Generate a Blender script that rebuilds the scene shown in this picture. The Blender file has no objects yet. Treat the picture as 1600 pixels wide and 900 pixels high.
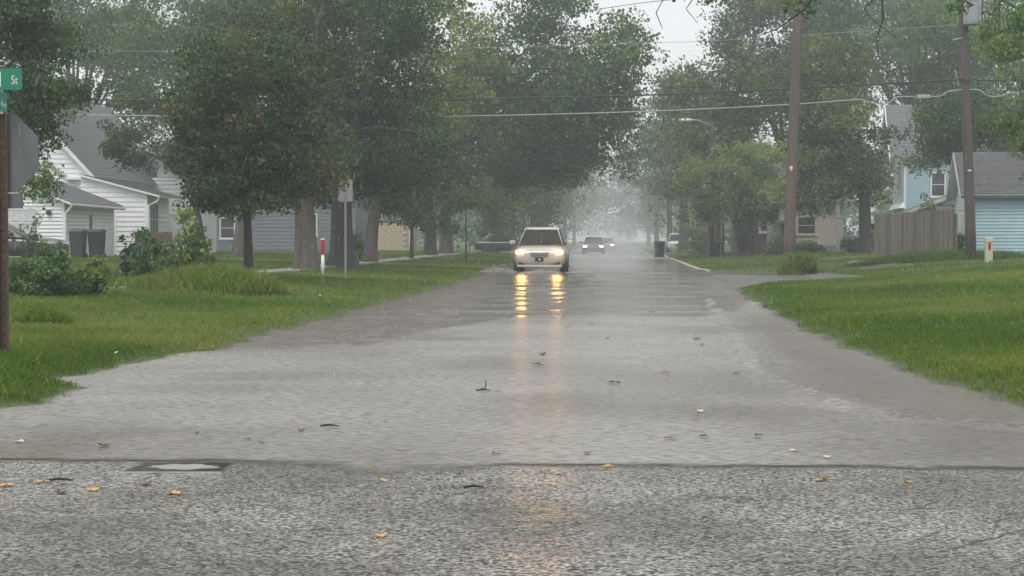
import bpy, math, random
import numpy as np
from mathutils import Vector, Matrix
random.seed(7); RNG = np.random.default_rng(7)
scene = bpy.context.scene
COL = scene.collection
R = math.radians

# ------------------------------------------------------------------ camera
F = 2600.0                       # focal length in photo pixels (1600 wide)
YAW = math.atan2(162.0, F); PITCH = math.atan2(75.0, F); CAMH = 1.23
cam_d = bpy.data.cameras.new('camera'); cam = bpy.data.objects.new('camera', cam_d); COL.objects.link(cam)
cam_d.sensor_width = 36.0; cam_d.lens = F / 1600.0 * 36.0; cam_d.clip_start = 0.1; cam_d.clip_end = 3000
cam.location = (0, 0, CAMH); cam.rotation_euler = (math.pi / 2 - PITCH, 0, YAW)
scene.camera = cam
# ------------------------------------------------------------------ world, sun, exposure
SUN_EL, SUN_AZ = 58, 200
world = bpy.data.worlds.new('World'); scene.world = world; world.use_nodes = True
wn = world.node_tree; wn.nodes.clear()
wo = wn.nodes.new('ShaderNodeOutputWorld'); bg = wn.nodes.new('ShaderNodeBackground')
sky = wn.nodes.new('ShaderNodeTexSky'); sky.sky_type = 'NISHITA'; sky.sun_disc = False
sky.sun_elevation = R(SUN_EL); sky.sun_rotation = R(SUN_AZ); sky.dust_density = 6; sky.air_density = 1.5
hs = wn.nodes.new('ShaderNodeHueSaturation'); hs.inputs['Saturation'].default_value = 0.12
mx = wn.nodes.new('ShaderNodeMix'); mx.data_type = 'RGBA'; mx.inputs[0].default_value = 0.8
mx.inputs[7].default_value = (10.6, 10.8, 11.0, 1)       # even cloud deck
wn.links.new(sky.outputs[0], hs.inputs['Color']); wn.links.new(hs.outputs[0], mx.inputs[6])
wn.links.new(mx.outputs[2], bg.inputs[0]); bg.inputs[1].default_value = 0.1
wn.links.new(bg.outputs[0], wo.inputs[0])
sun_d = bpy.data.lights.new('sun', 'SUN'); sun_d.energy = 1.5; sun_d.angle = R(25); sun_d.color = (1, 0.97, 0.93)
sun = bpy.data.objects.new('sun', sun_d); COL.objects.link(sun)
sun.rotation_euler = (R(90 - SUN_EL), 0, R(180 - SUN_AZ)); sun.location = (0, 0, 60)
vs = scene.view_settings; vs.view_transform = 'Standard'; vs.look = 'None'; vs.exposure = 0.12; vs.gamma = 1.0
vs.use_curve_mapping = False
scene.render.engine = 'CYCLES'
cy = scene.cycles; cy.max_bounces = 6; cy.diffuse_bounces = 3; cy.glossy_bounces = 3; cy.transmission_bounces = 4
cy.volume_bounces = 1; cy.transparent_max_bounces = 8; cy.use_denoising = True; cy.sample_clamp_indirect = 6
cy.caustics_reflective = False; cy.caustics_refractive = False

# ------------------------------------------------------------------ pixel <-> place
_F = np.array([-math.sin(YAW) * math.cos(PITCH), math.cos(YAW) * math.cos(PITCH), -math.sin(PITCH)])
_R = np.array([math.cos(YAW), math.sin(YAW), 0.0]); _U = np.cross(_R, _F); _C = np.array([0, 0, CAMH])
def ray(px, py): return _F + _R * (px - 800) / F + _U * (450 - py) / F
def at(px, py, Y):
    d = ray(px, py); return Vector(_C + d * (Y / d[1]))
def sp(Y): return F / Y          # photo pixels per metre at depth Y

# ------------------------------------------------------------------ the lie of the land
def sstep(t): t = np.clip(t, 0, 1); return t * t * (3 - 2 * t)
def wob(v, seed=0.0): return 0.5 * np.sin(v * 1.7 + seed) + 0.3 * np.sin(v * 4.1 + 2 * seed + 1) + 0.2 * np.sin(v * 9.3 + seed * 3)
def x_left(y):
    y = np.asarray(y, float)
    b = np.interp(y, [0, 10.2, 11.0, 12.0, 13.2, 14.0, 15, 18, 25, 36, 45, 60, 72, 90, 130, 700],
                  [-9, -7.5, -4.9, -4.25, -4.3, -4.85, -4.8, -4.42, -4.42, -4.42, -4.45, -4.75, -5.2, -5.3, -5.3, -5.3])
    return b + 0.12 * wob(y, 1.3)
def x_right(y):
    y = np.asarray(y, float)
    b = np.interp(y, [0, 9.5, 10.5, 12, 14, 18, 22.5, 35, 41, 44, 46, 50, 59, 61.5, 63, 104, 130, 700],
                  [9, 7, 4.2, 3.0, 2.76, 2.64, 2.55, 2.75, 3.0, 3.6, 5.2, 6.5, 6.4, 4.2, 3.15, 3.4, 3.5, 3.5])
    return b + 0.10 * wob(y, 4.1) * np.where((y > 60), 0.2, 1.0)
def gz(x, y):
    x = np.asarray(x, float); y = np.asarray(y, float)
    dl = x_left(y) - x; dr = x - x_right(y); d = np.maximum(dl, dr)
    left = dl > dr
    bank = np.clip(0.03 + 0.16 * d, -0.10, 0.10)
    rise = np.where(left, 0.26 * sstep(d / 7.0) + 0.10 * sstep((d - 6) / 14), 0.44 * sstep(d / 9.5))
    bumps = 0.018 * np.sin(x * 1.3 + y * .4) * np.sin(y * .9 - x * .3) * np.clip(d, 0, 1)
    return bank + np.where(d > 0, rise, 0) + bumps
def base(px, py):
    d = ray(px, py); t = 5.0
    for i in range(6000):
        p = _C + d * t
        if p[2] <= float(gz(p[0], p[1])): break
        t += 0.05
    return Vector((p[0], p[1], float(gz(p[0], p[1]))))
def onground(px, Y):
    p = at(px, 375, Y); return Vector((p.x, Y, float(gz(p.x, Y))))

# ------------------------------------------------------------------ materials
MATS = {}
def mat(name, col, rough=0.6, col2=None, scale=6.0, bump=0.0, bscale=30.0, metal=0.0, spec=0.5, emit=None, estr=0.0,
        stretch=(1, 1, 1), coat=0.0, detail=5):
    if name in MATS: return MATS[name]
    m = bpy.data.materials.new(name); m.use_nodes = True; nt = m.node_tree; p = nt.nodes['Principled BSDF']
    p.inputs['Roughness'].default_value = rough; p.inputs['Metallic'].default_value = metal
    p.inputs['Specular IOR Level'].default_value = spec; p.inputs['Coat Weight'].default_value = coat
    c2 = col2 or tuple(c * 0.72 for c in col)
    tc = nt.nodes.new('ShaderNodeTexCoord'); mp = nt.nodes.new('ShaderNodeMapping'); mp.inputs['Scale'].default_value = stretch
    nt.links.new(tc.outputs['Object'], mp.inputs['Vector'])
    n = nt.nodes.new('ShaderNodeTexNoise'); n.inputs['Scale'].default_value = scale; n.inputs['Detail'].default_value = detail
    nt.links.new(mp.outputs[0], n.inputs['Vector'])
    r = nt.nodes.new('ShaderNodeValToRGB'); r.color_ramp.elements[0].position = 0.3; r.color_ramp.elements[1].position = 0.7
    r.color_ramp.elements[0].color = (*c2, 1); r.color_ramp.elements[1].color = (*col, 1)
    nt.links.new(n.outputs['Fac'], r.inputs[0]); nt.links.new(r.outputs[0], p.inputs['Base Color'])
    if bump:
        b = nt.nodes.new('ShaderNodeBump'); b.inputs['Strength'].default_value = bump; b.inputs['Distance'].default_value = 0.02
        n2 = nt.nodes.new('ShaderNodeTexNoise'); n2.inputs['Scale'].default_value = bscale; n2.inputs['Detail'].default_value = 6
        nt.links.new(mp.outputs[0], n2.inputs['Vector']); nt.links.new(n2.outputs['Fac'], b.inputs['Height'])
        nt.links.new(b.outputs[0], p.inputs['Normal'])
    if emit:
        p.inputs['Emission Color'].default_value = (*emit, 1); p.inputs['Emission Strength'].default_value = estr
    MATS[name] = m; return m

def leaf_mat(name, stops, trans=0.34, rough=0.4, spec=.22):
    m = bpy.data.materials.new(name); m.use_nodes = True; nt = m.node_tree
    for n in list(nt.nodes): nt.nodes.remove(n)
    L = nt.links; out = nt.nodes.new('ShaderNodeOutputMaterial')
    at_ = nt.nodes.new('ShaderNodeAttribute'); at_.attribute_name = 'tint'
    g = nt.nodes.new('ShaderNodeNewGeometry')
    ma = nt.nodes.new('ShaderNodeMath'); ma.operation = 'MULTIPLY_ADD'; ma.inputs[1].default_value = 0.24
    L.new(g.outputs['Random Per Island'], ma.inputs[0])
    mb_ = nt.nodes.new('ShaderNodeMath'); mb_.operation = 'MULTIPLY'; mb_.inputs[1].default_value = 0.76
    L.new(at_.outputs['Fac'], mb_.inputs[0]); L.new(mb_.outputs[0], ma.inputs[2])
    r = nt.nodes.new('ShaderNodeValToRGB'); el = r.color_ramp.elements
    el[0].position, el[0].color = stops[0][0], (*stops[0][1], 1); el[1].position, el[1].color = stops[-1][0], (*stops[-1][1], 1)
    for p_, c_ in stops[1:-1]:
        e = el.new(p_); e.color = (*c_, 1)
    L.new(ma.outputs[0], r.inputs[0])
    pr = nt.nodes.new('ShaderNodeBsdfPrincipled'); pr.inputs['Roughness'].default_value = rough
    pr.inputs['Specular IOR Level'].default_value = spec
    tr = nt.nodes.new('ShaderNodeBsdfTranslucent'); mix = nt.nodes.new('ShaderNodeMixShader'); mix.inputs[0].default_value = trans
    L.new(r.outputs[0], pr.inputs['Base Color']); L.new(r.outputs[0], tr.inputs['Color'])
    L.new(pr.outputs[0], mix.inputs[1]); L.new(tr.outputs[0], mix.inputs[2]); L.new(mix.outputs[0], out.inputs[0])
    return m
LEAF = {
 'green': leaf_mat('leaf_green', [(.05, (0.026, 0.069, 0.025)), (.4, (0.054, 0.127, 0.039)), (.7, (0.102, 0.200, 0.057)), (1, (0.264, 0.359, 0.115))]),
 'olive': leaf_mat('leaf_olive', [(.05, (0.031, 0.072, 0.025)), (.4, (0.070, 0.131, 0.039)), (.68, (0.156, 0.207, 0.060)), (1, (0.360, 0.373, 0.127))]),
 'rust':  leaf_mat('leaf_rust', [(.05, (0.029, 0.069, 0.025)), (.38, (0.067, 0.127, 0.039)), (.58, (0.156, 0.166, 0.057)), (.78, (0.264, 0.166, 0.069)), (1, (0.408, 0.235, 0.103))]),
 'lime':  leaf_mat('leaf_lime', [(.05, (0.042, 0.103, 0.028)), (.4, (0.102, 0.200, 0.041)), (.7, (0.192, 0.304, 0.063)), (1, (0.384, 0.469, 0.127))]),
 'grass': leaf_mat('grass_blade', [(0, (.065, .125, .016)), (.35, (.11, .20, .026)), (.7, (.175, .26, .042)), (1, (.34, .33, .11))], trans=.3, rough=.5, spec=.12),
}

# ------------------------------------------------------------------ mesh building
class MB:
    def __init__(s): s.v = []; s.f = []
    def add(s, vs, fs):
        o = len(s.v); s.v += [tuple(v) for v in vs]; s.f += [tuple(i + o for i in f) for f in fs]; return s
    def box(s, c, d, M=None):
        x, y, z = d[0] / 2, d[1] / 2, d[2] / 2
        vs = [Vector((a * x, b * y, e * z)) for e in (-1, 1) for a, b in ((-1, -1), (1, -1), (1, 1), (-1, 1))]
        if M is not None: vs = [M @ v for v in vs]
        c = Vector(c)
        return s.add([v + c for v in vs], [(3, 2, 1, 0), (4, 5, 6, 7), (0, 1, 5, 4), (1, 2, 6, 5), (2, 3, 7, 6), (3, 0, 4, 7)])
    def bx(s, x0, x1, y0, y1, z0, z1): return s.box(((x0 + x1) / 2, (y0 + y1) / 2, (z0 + z1) / 2), (x1 - x0, y1 - y0, z1 - z0))
    def loft(s, rings, cap=True, closed=True):
        n = len(rings[0]); vs = [p for r in rings for p in r]; fs = []
        for i in range(len(rings) - 1):
            for j in range(n if closed else n - 1):
                k = (j + 1) % n; fs.append((i * n + j, i * n + k, (i + 1) * n + k, (i + 1) * n + j))
        if cap: fs.append(tuple(range(n - 1, -1, -1))); fs.append(tuple(range((len(rings) - 1) * n, len(rings) * n)))
        return s.add(vs, fs)
    def tube(s, pts, rad, n=6, cap=True):
        pts = [Vector(p) for p in pts]; rings = []
        if not hasattr(rad, '__len__'): rad = [rad] * len(pts)
        for i, p in enumerate(pts):
            t = (pts[min(i + 1, len(pts) - 1)] - pts[max(i - 1, 0)]).normalized()
            a = Vector((1, 0, 0)) if abs(t.x) < 0.8 else Vector((0, 1, 0))
            u = t.cross(a).normalized(); w = t.cross(u)
            rings.append([p + (u * math.cos(k / n * math.tau) + w * math.sin(k / n * math.tau)) * rad[i] for k in range(n)])
        return s.loft(rings, cap)
    def lathe(s, prof, c=(0, 0, 0), n=20, axis='z'):
        rings = []
        for r, h in prof:
            ring = []
            for k in range(n):
                a = k / n * math.tau; q = (r * math.cos(a), r * math.sin(a), h)
                if axis == 'x': q = (h, r * math.cos(a), r * math.sin(a))
                if axis == 'y': q = (r * math.cos(a), h, r * math.sin(a))
                ring.append(Vector(q) + Vector(c))
            rings.append(ring)
        return s.loft(rings)
    def prism(s, poly, d):           # poly: 3D points of a flat outline; d: extrusion vector
        d = Vector(d); n = len(poly); a = [Vector(p) for p in poly]; b = [p + d for p in a]
        return s.add(a + b, [tuple(range(n - 1, -1, -1)), tuple(range(n, 2 * n))] + [(i, (i + 1) % n, n + (i + 1) % n, n + i) for i in range(n)])
    def mesh(s, name, m, smooth=False):
        me = bpy.data.meshes.new(name); me.from_pydata(s.v, [], s.f); me.materials.append(m)
        if smooth: me.polygons.foreach_set('use_smooth', [True] * len(me.polygons))
        me.update(); return me
    def build(s, name, m, parent=None, smooth=False, bevel=0.0, sub=0, loc=None):
        me = s.mesh(name, m, smooth)
        import bmesh
        b = bmesh.new(); b.from_mesh(me); bmesh.ops.recalc_face_normals(b, faces=b.faces); b.to_mesh(me); b.free()
        o = bpy.data.objects.new(name, me); COL.objects.link(o)
        if parent is not None: o.parent = parent
        if loc is not None: o.location = loc
        if bevel:
            k = o.modifiers.new('bevel', 'BEVEL'); k.width = bevel; k.segments = 2; k.limit_method = 'ANGLE'; k.angle_limit = R(40)
        if sub:
            k = o.modifiers.new('sub', 'SUBSURF'); k.levels = sub; k.render_levels = sub
        return o
def raw_mesh(name, co, nper, m, tint=None, smooth=False):
    """co: (n, nper, 3) polygons that share no vertices"""
    co = np.ascontiguousarray(co, np.float32); n = co.shape[0]
    me = bpy.data.meshes.new(name); me.vertices.add(n * nper); me.vertices.foreach_set('co', co.reshape(-1))
    me.loops.add(n * nper); me.loops.foreach_set('vertex_index', np.arange(n * nper, dtype=np.int32))
    me.polygons.add(n); me.polygons.foreach_set('loop_start', np.arange(0, n * nper, nper, dtype=np.int32))
    me.polygons.foreach_set('loop_total', np.full(n, nper, np.int32))
    if tint is not None:
        a = me.attributes.new('tint', 'FLOAT', 'POINT'); a.data.foreach_set('value', np.repeat(tint, nper).astype(np.float32))
    me.materials.append(m); me.update(calc_edges=True); return me
def grid_mesh(name, X, Y, Z, m, smooth=True, attrs=None):
    nr, nc = X.shape
    me = bpy.data.meshes.new(name); me.vertices.add(nr * nc)
    me.vertices.foreach_set('co', np.stack([X, Y, Z], -1).astype(np.float32).reshape(-1))
    i = (np.arange(nr - 1)[:, None] * nc + np.arange(nc - 1)[None]).reshape(-1)
    q = np.stack([i, i + 1, i + nc + 1, i + nc], 1).astype(np.int32); n = len(q)
    me.loops.add(n * 4); me.loops.foreach_set('vertex_index', q.reshape(-1))
    me.polygons.add(n); me.polygons.foreach_set('loop_start', np.arange(0, n * 4, 4, dtype=np.int32)); me.polygons.foreach_set('loop_total', np.full(n, 4, np.int32))
    for k, v in (attrs or {}).items():
        a = me.attributes.new(k, 'FLOAT', 'POINT'); a.data.foreach_set('value', v.astype(np.float32).reshape(-1))
    me.materials.append(m); me.update(calc_edges=True)
    if smooth: me.polygons.foreach_set('use_smooth', np.ones(n, bool))
    return me
def tag(o, label=None, cat=None, group=None, kind=None):
    if label: o['label'] = label
    if cat: o['category'] = cat
    if group: o['group'] = group
    if kind: o['kind'] = kind
    return o
def thing(name, loc, label, cat, group=None, rz=0.0):
    o = bpy.data.objects.new(name, None); COL.objects.link(o); o.empty_display_size = 0.2
    o.location = loc; o.rotation_euler = (0, 0, rz); return tag(o, label, cat, group)
def link_mesh(name, me, parent=None):
    o = bpy.data.objects.new(name, me); COL.objects.link(o)
    if parent is not None: o.parent = parent
    return o

# ================================================================== the setting: ground, road, water
def vnoise(x, y, s, seed=0):
    """smooth value noise in numpy"""
    x = x * s + 31.7 * seed; y = y * s + 17.3 * seed
    xi = np.floor(x); yi = np.floor(y); fx = x - xi; fy = y - yi; fx = fx * fx * (3 - 2 * fx); fy = fy * fy * (3 - 2 * fy)
    def h(a, b):
        v = np.sin(a * 127.1 + b * 311.7 + seed * 74.7) * 43758.5453; return v - np.floor(v)
    return (h(xi, yi) * (1 - fx) + h(xi + 1, yi) * fx) * (1 - fy) + (h(xi, yi + 1) * (1 - fx) + h(xi + 1, yi + 1) * fx) * fy
def fbm(x, y, s, seed=0, o=4):
    return sum(vnoise(x, y, s * 2 ** k, seed + k) / 2 ** k for k in range(o)) / sum(1 / 2 ** k for k in range(o))

m_soil = mat('soil_under_grass', (.062, .098, .024), .8, (.055, .066, .025), scale=1.3, bump=.5, bscale=18)
xs = np.concatenate([np.linspace(-300, -40, 14), np.linspace(-38, -14, 25), np.arange(-13.5, -6, .5), np.arange(-6, 7, .12), np.arange(7.3, 16, .5), np.linspace(16.5, 40, 24), np.linspace(45, 300, 14)])
ys = np.concatenate([np.linspace(-60, 6, 12), np.arange(7, 9.5, .5), np.arange(9.5, 30, .2), np.arange(30.3, 80, .35), np.arange(81, 140, 1.5), np.linspace(145, 700, 40)])
GX, GY = np.meshgrid(xs, ys)
g = link_mesh('ground', grid_mesh('ground', GX, GY, np.where(GY < 9, -0.10, gz(GX, GY)), m_soil)); tag(g, kind='structure')

# --- concrete street under the water
m_conc = mat('wet_concrete', (.16, .15, .135), .28, (.10, .095, .085), scale=.9, bump=.25, bscale=9, spec=.6)
mb = MB()
for i, (y0, y1) in enumerate([(9.0, 700)]):
    mb.add([(-7.5, y0, 0), (7.0, y0, 0), (7.0, y1, 0), (-7.5, y1, 0)], [(0, 1, 2, 3)])
rd = mb.build('road', m_conc); tag(rd, kind='structure')

# --- cross street of worn asphalt the camera stands on
def m_asphalt():
    m = bpy.data.materials.new('wet_asphalt'); m.use_nodes = True; nt = m.node_tree; p = nt.nodes['Principled BSDF']; L = nt.links
    tc = nt.nodes.new('ShaderNodeTexCoord')
    v = nt.nodes.new('ShaderNodeTexVoronoi'); v.inputs['Scale'].default_value = 105; mp = nt.nodes.new('ShaderNodeMapping'); mp.inputs['Scale'].default_value = (.62, 1, 1); L.new(tc.outputs['Object'], mp.inputs[0]); L.new(mp.outputs[0], v.inputs['Vector'])
    n = nt.nodes.new('ShaderNodeTexNoise'); n.inputs['Scale'].default_value = 40; n.inputs['Detail'].default_value = 3; L.new(mp.outputs[0], n.inputs['Vector'])
    big = nt.nodes.new('ShaderNodeTexNoise'); big.inputs['Scale'].default_value = .8; big.inputs['Detail'].default_value = 5; L.new(tc.outputs['Object'], big.inputs['Vector'])
    r = nt.nodes.new('ShaderNodeValToRGB'); e = r.color_ramp.elements
    e[0].position = .3; e[0].color = (.022, .021, .019, 1); e[1].position = .8; e[1].color = (.60, .57, .515, 1)
    L.new(v.outputs['Color'], r.inputs[0])
    mx = nt.nodes.new('ShaderNodeMix'); mx.data_type = 'RGBA'; mx.blend_type = 'MULTIPLY'; mx.inputs[0].default_value = .7
    r2 = nt.nodes.new('ShaderNodeValToRGB'); r2.color_ramp.elements[0].position = .41; r2.color_ramp.elements[0].color = (.38, .37, .35, 1); r2.color_ramp.elements[1].position = .6
    L.new(big.outputs['Fac'], r2.inputs[0]); L.new(r.outputs[0], mx.inputs[6]); L.new(r2.outputs[0], mx.inputs[7]); L.new(mx.outputs[2], p.inputs['Base Color'])
    rr = nt.nodes.new('ShaderNodeMapRange'); rr.inputs[3].default_value = .06; rr.inputs[4].default_value = .16
    L.new(big.outputs['Fac'], rr.inputs[0]); L.new(rr.outputs[0], p.inputs['Roughness'])
    b = nt.nodes.new('ShaderNodeBump'); b.inputs['Strength'].default_value = .8; b.inputs['Distance'].default_value = .014
    ad = nt.nodes.new('ShaderNodeMath'); ad.operation = 'ADD'; L.new(n.outputs['Fac'], ad.inputs[0]); L.new(v.outputs['Distance'], ad.inputs[1])
    L.new(ad.outputs[0], b.inputs['Height']); L.new(b.outputs[0], p.inputs['Normal']); p.inputs['IOR'].default_value = 1.7
    return m
ax = np.concatenate([np.linspace(-60, -7, 12), np.arange(-6, 6, .06), np.linspace(7, 60, 12)]); ay = np.concatenate([np.linspace(-12, 3, 8), np.arange(3.5, 9.9, .04)])
AX, AY = np.meshgrid(ax, ay)
def asph(x, y):
    z = .032 + (8.55 - y) * .011 + (fbm(x, y * 2.2, .5, 3, 5) - .5) * .013 + (fbm(x * .7, y, 9, 8, 3) - .5) * .010 - .06 * sstep((y - 8.7) / 1.0)
    return np.minimum(z - .010 * np.exp(-((x + 1.15) / .5) ** 2) * sstep((y - 6) / 2), .075)
AZ = asph(AX, AY)
def az(x, y): return float(AZ[np.argmin(abs(ay - y)), np.argmin(abs(ax - x))])
cs = link_mesh('cross_street', grid_mesh('cross_street', AX, AY, AZ, m_asphalt())); tag(cs, kind='structure')

m_crack = mat('road_crack', (.012, .011, .010), .6)
def gp0(px, py): d = ray(px, py); t = (CAMH - .05) / -d[2]; return (d[0] * t, d[1] * t)
for pts in (((1440, 874), (1500, 858), (1545, 842), (1600, 828), (1660, 815)), ((1395, 800), (1440, 790), (1475, 776)), ((1545, 842), (1560, 815), (1590, 800))):
    P = [gp0(*q) for q in pts]; Q = []
    for (x0, y0), (x1, y1) in zip(P[:-1], P[1:]):
        for k in range(5): Q.append((x0 + (x1 - x0) * k / 5 + random.uniform(-.012, .012), y0 + (y1 - y0) * k / 5 + random.uniform(-.012, .012)))
    V = []
    for i, (x, y) in enumerate(Q): w_ = .006 * (1 - abs(2 * i / len(Q) - 1)) + .0015; V += [(x, y - w_, az(x, y) + .004), (x, y + w_, az(x, y) + .004)]
    MB().add(V, [(2 * i, 2 * i + 2, 2 * i + 3, 2 * i + 1) for i in range(len(Q) - 1)]).build('crack', m_crack, cs)

# --- storm water standing and running over the street
def m_water():
    m = bpy.data.materials.new('storm_water'); m.use_nodes = True; nt = m.node_tree; p = nt.nodes['Principled BSDF']; L = nt.links
    tc = nt.nodes.new('ShaderNodeTexCoord')
    a = nt.nodes.new('ShaderNodeAttribute'); a.attribute_name = 'pelted'; mud_reflect = nt.nodes.new('ShaderNodeAttribute'); mud_reflect.attribute_name = 'mud_reflect'
    n0 = nt.nodes.new('ShaderNodeTexNoise'); n0.inputs['Scale'].default_value = .7; n0.inputs['Detail'].default_value = 6; L.new(tc.outputs['Object'], n0.inputs['Vector'])
    c = nt.nodes.new('ShaderNodeMix'); c.data_type = 'RGBA'; c.inputs[6].default_value = (.35, .330, .295, 1); c.inputs[7].default_value = (.165, .136, .104, 1)
    L.new(mud_reflect.outputs['Fac'], c.inputs[0])
    k = nt.nodes.new('ShaderNodeMix'); k.data_type = 'RGBA'; k.blend_type = 'MULTIPLY'; k.inputs[0].default_value = .5
    r0 = nt.nodes.new('ShaderNodeValToRGB'); r0.color_ramp.elements[0].position = .3; r0.color_ramp.elements[0].color = (.62, .62, .62, 1); r0.color_ramp.elements[1].position = .6
    L.new(n0.outputs['Fac'], r0.inputs[0]); L.new(c.outputs[2], k.inputs[6]); L.new(r0.outputs[0], k.inputs[7])
    mf = nt.nodes.new('ShaderNodeMapping'); mf.inputs['Scale'].default_value = (.4, 1, 1); L.new(tc.outputs['Object'], mf.inputs[0])
    nf = nt.nodes.new('ShaderNodeTexNoise'); nf.inputs['Scale'].default_value = 30; nf.inputs['Detail'].default_value = 3; L.new(mf.outputs[0], nf.inputs['Vector'])
    rf = nt.nodes.new('ShaderNodeValToRGB'); rf.color_ramp.elements[0].position = .36; rf.color_ramp.elements[0].color = (.42, .42, .42, 1); rf.color_ramp.elements[1].position = .56; rf.color_ramp.elements[1].color = (1, 1, 1, 1); L.new(nf.outputs['Fac'], rf.inputs[0])  # dark dashes painted in for the shading of rain dimples
    kf = nt.nodes.new('ShaderNodeMix'); kf.data_type = 'RGBA'; kf.blend_type = 'MULTIPLY'; kf.inputs[0].default_value = .95; L.new(k.outputs[2], kf.inputs[6]); L.new(rf.outputs[0], kf.inputs[7]); L.new(kf.outputs[2], p.inputs['Base Color'])
    rr = nt.nodes.new('ShaderNodeMapRange'); rr.inputs[3].default_value = .05; rr.inputs[4].default_value = .25; L.new(a.outputs['Fac'], rr.inputs[0]); L.new(rr.outputs[0], p.inputs['Roughness'])
    p.inputs['IOR'].default_value = 1.65
    fl = nt.nodes.new('ShaderNodeAttribute'); fl.attribute_name = 'film'; L.new(fl.outputs['Fac'], p.inputs['Alpha'])
    mp = nt.nodes.new('ShaderNodeMapping'); mp.inputs['Scale'].default_value = (.45, 1, 1); L.new(tc.outputs['Object'], mp.inputs[0])
    n1 = nt.nodes.new('ShaderNodeTexNoise'); n1.inputs['Scale'].default_value = 20; n1.inputs['Detail'].default_value = 5; L.new(mp.outputs[0], n1.inputs['Vector'])
    v = nt.nodes.new('ShaderNodeTexVoronoi'); v.inputs['Scale'].default_value = 16; L.new(tc.outputs['Object'], v.inputs['Vector'])
    w = nt.nodes.new('ShaderNodeMath'); w.operation = 'MULTIPLY'; w.inputs[1].default_value = 26; L.new(v.outputs['Distance'], w.inputs[0])
    s = nt.nodes.new('ShaderNodeMath'); s.operation = 'SINE'; L.new(w.outputs[0], s.inputs[0])
    s2 = nt.nodes.new('ShaderNodeMath'); s2.operation = 'MULTIPLY_ADD'; s2.inputs[1].default_value = .12; L.new(s.outputs[0], s2.inputs[0]); L.new(n1.outputs['Fac'], s2.inputs[2])
    b = nt.nodes.new('ShaderNodeBump'); b.inputs['Distance'].default_value = .020; L.new(s2.outputs[0], b.inputs['Height'])
    bs = nt.nodes.new('ShaderNodeMapRange'); bs.inputs[3].default_value = .10; bs.inputs[4].default_value = .8; L.new(a.outputs['Fac'], bs.inputs[0]); L.new(bs.outputs[0], b.inputs['Strength'])
    L.new(b.outputs[0], p.inputs['Normal'])
    return m
wx = np.concatenate([np.arange(-7.0, -5.2, .3), np.arange(-5.2, 4.2, .08), np.arange(4.3, 7.0, .3)])
wy = np.concatenate([np.arange(6.8, 22, .045), np.arange(22, 40, .07), np.arange(40, 80, .10), np.arange(80, 140, .4)])
WX, WY = np.meshgrid(wx, wy)
H = (fbm(WX * .8, WY, 1.6, 11, 4) - .5) * .006
# wake waves that run across the street in front of the oncoming car
edge = np.interp(WX, [-4.5, -2.9, -2.4, -1.75, -1.2, 0, 1.2, 2.0, 3.2], [17.0, 18.3, 21.5, 24.5, 25.4, 25.7, 25.2, 27.5, 36]) + .8 * (fbm(WX, WY * .3, 1.2, 71) - .5)
zone = sstep((WY - edge) / 1.6) * (1 - sstep((WY - 95) / 25))
ph = WY * 2.6 + 1.1 * np.sin(WX * .55 + 1) + 1.6 * (vnoise(WX * .35, WY, .22, 5) - .5) * 6
H += zone * .016 * (np.maximum(0, np.sin(ph)) ** 3) * sstep((vnoise(WX * .3, WY, .7, 9) - .30) * 2.5)
for k_, yc in enumerate((48, 43.3, 39.2, 35.6, 32.9, 30.4, 28.0, 53.5, 60)):
    bend = .5 * (vnoise(WX * .5, WX * 0 + k_ * 3.1, .8, 81) - .5) + .25 * np.sin(WX * .9 + k_)
    H += zone * .022 * np.exp(-((WY - yc - bend) / .13) ** 2) * sstep((WX + 2.9 + .3 * k_ % 1.1) / .8) * sstep((2.6 - WX) / .8) * (.35 + .9 * vnoise(WX * .6, WY * 0 + k_, 1.0, 82))
ph2 = WY * 5.3 + 2.2 * vnoise(WX * .25, WY, .4, 6) * 6
H += zone * .0035 * np.sin(ph2)
# choppy shallow run-off down the left side
chop = sstep((WY - edge + .5) / .8) * sstep((-2.0 - WX - (WY - 26) * .05) / .8) * sstep((WY - 16) / 3) * (1 - sstep((WY - 60) / 10))
chop = np.maximum(chop, sstep((WX - 1.4 - (WY - 25) * .02) / 1.0) * .7 * sstep((WY - 15) / 5) * (1 - sstep((WY - 50) / 8)))
H += chop * .05 * (fbm(WX * .8, WY, 5.5, 21, 3) - .5)
# ribbed current on the right, where the gutter flow meets the standing water
def polyd(pts):
    d = np.full(WX.shape, 9.0)
    for (a, b) in zip(pts[:-1], pts[1:]):
        ax_, ay_ = a; bx_, by_ = b; L2 = (bx_ - ax_) ** 2 + (by_ - ay_) ** 2
        t = np.clip(((WX - ax_) * (bx_ - ax_) + (WY - ay_) * (by_ - ay_)) / L2, 0, 1)
        d = np.minimum(d, np.hypot(WX - ax_ - t * (bx_ - ax_), WY - ay_ - t * (by_ - ay_)))
    return d
def gp(px, py): d = ray(px, py); t = (CAMH - .03) / -d[2]; return (d[0] * t, d[1] * t)
flow = [gp(*q) for q in ((1110, 470), (1150, 520), (1180, 575), (1230, 602), (1300, 628), (1400, 650), (1520, 662), (1640, 672))]
flow2 = [gp(*q) for q in ((1230, 602), (1270, 660), (1360, 700), (1440, 732))]
dw = polyd(flow) + .10 * (fbm(WX, WY, 3, 41) - .5); dw2 = polyd(flow2) + .12 * (fbm(WX, WY, 3, 42) - .5)
H += .042 * np.exp(-(dw / .08) ** 2) * (.4 + vnoise(WX, WY, 5, 44)) + .010 * np.exp(-(dw / .35) ** 2) * np.sin(dw * 38 + 5 * vnoise(WX, WY, 2, 45))
H += .020 * np.exp(-(dw2 / .07) ** 2) * (.3 + vnoise(WX, WY, 6, 46))
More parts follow.
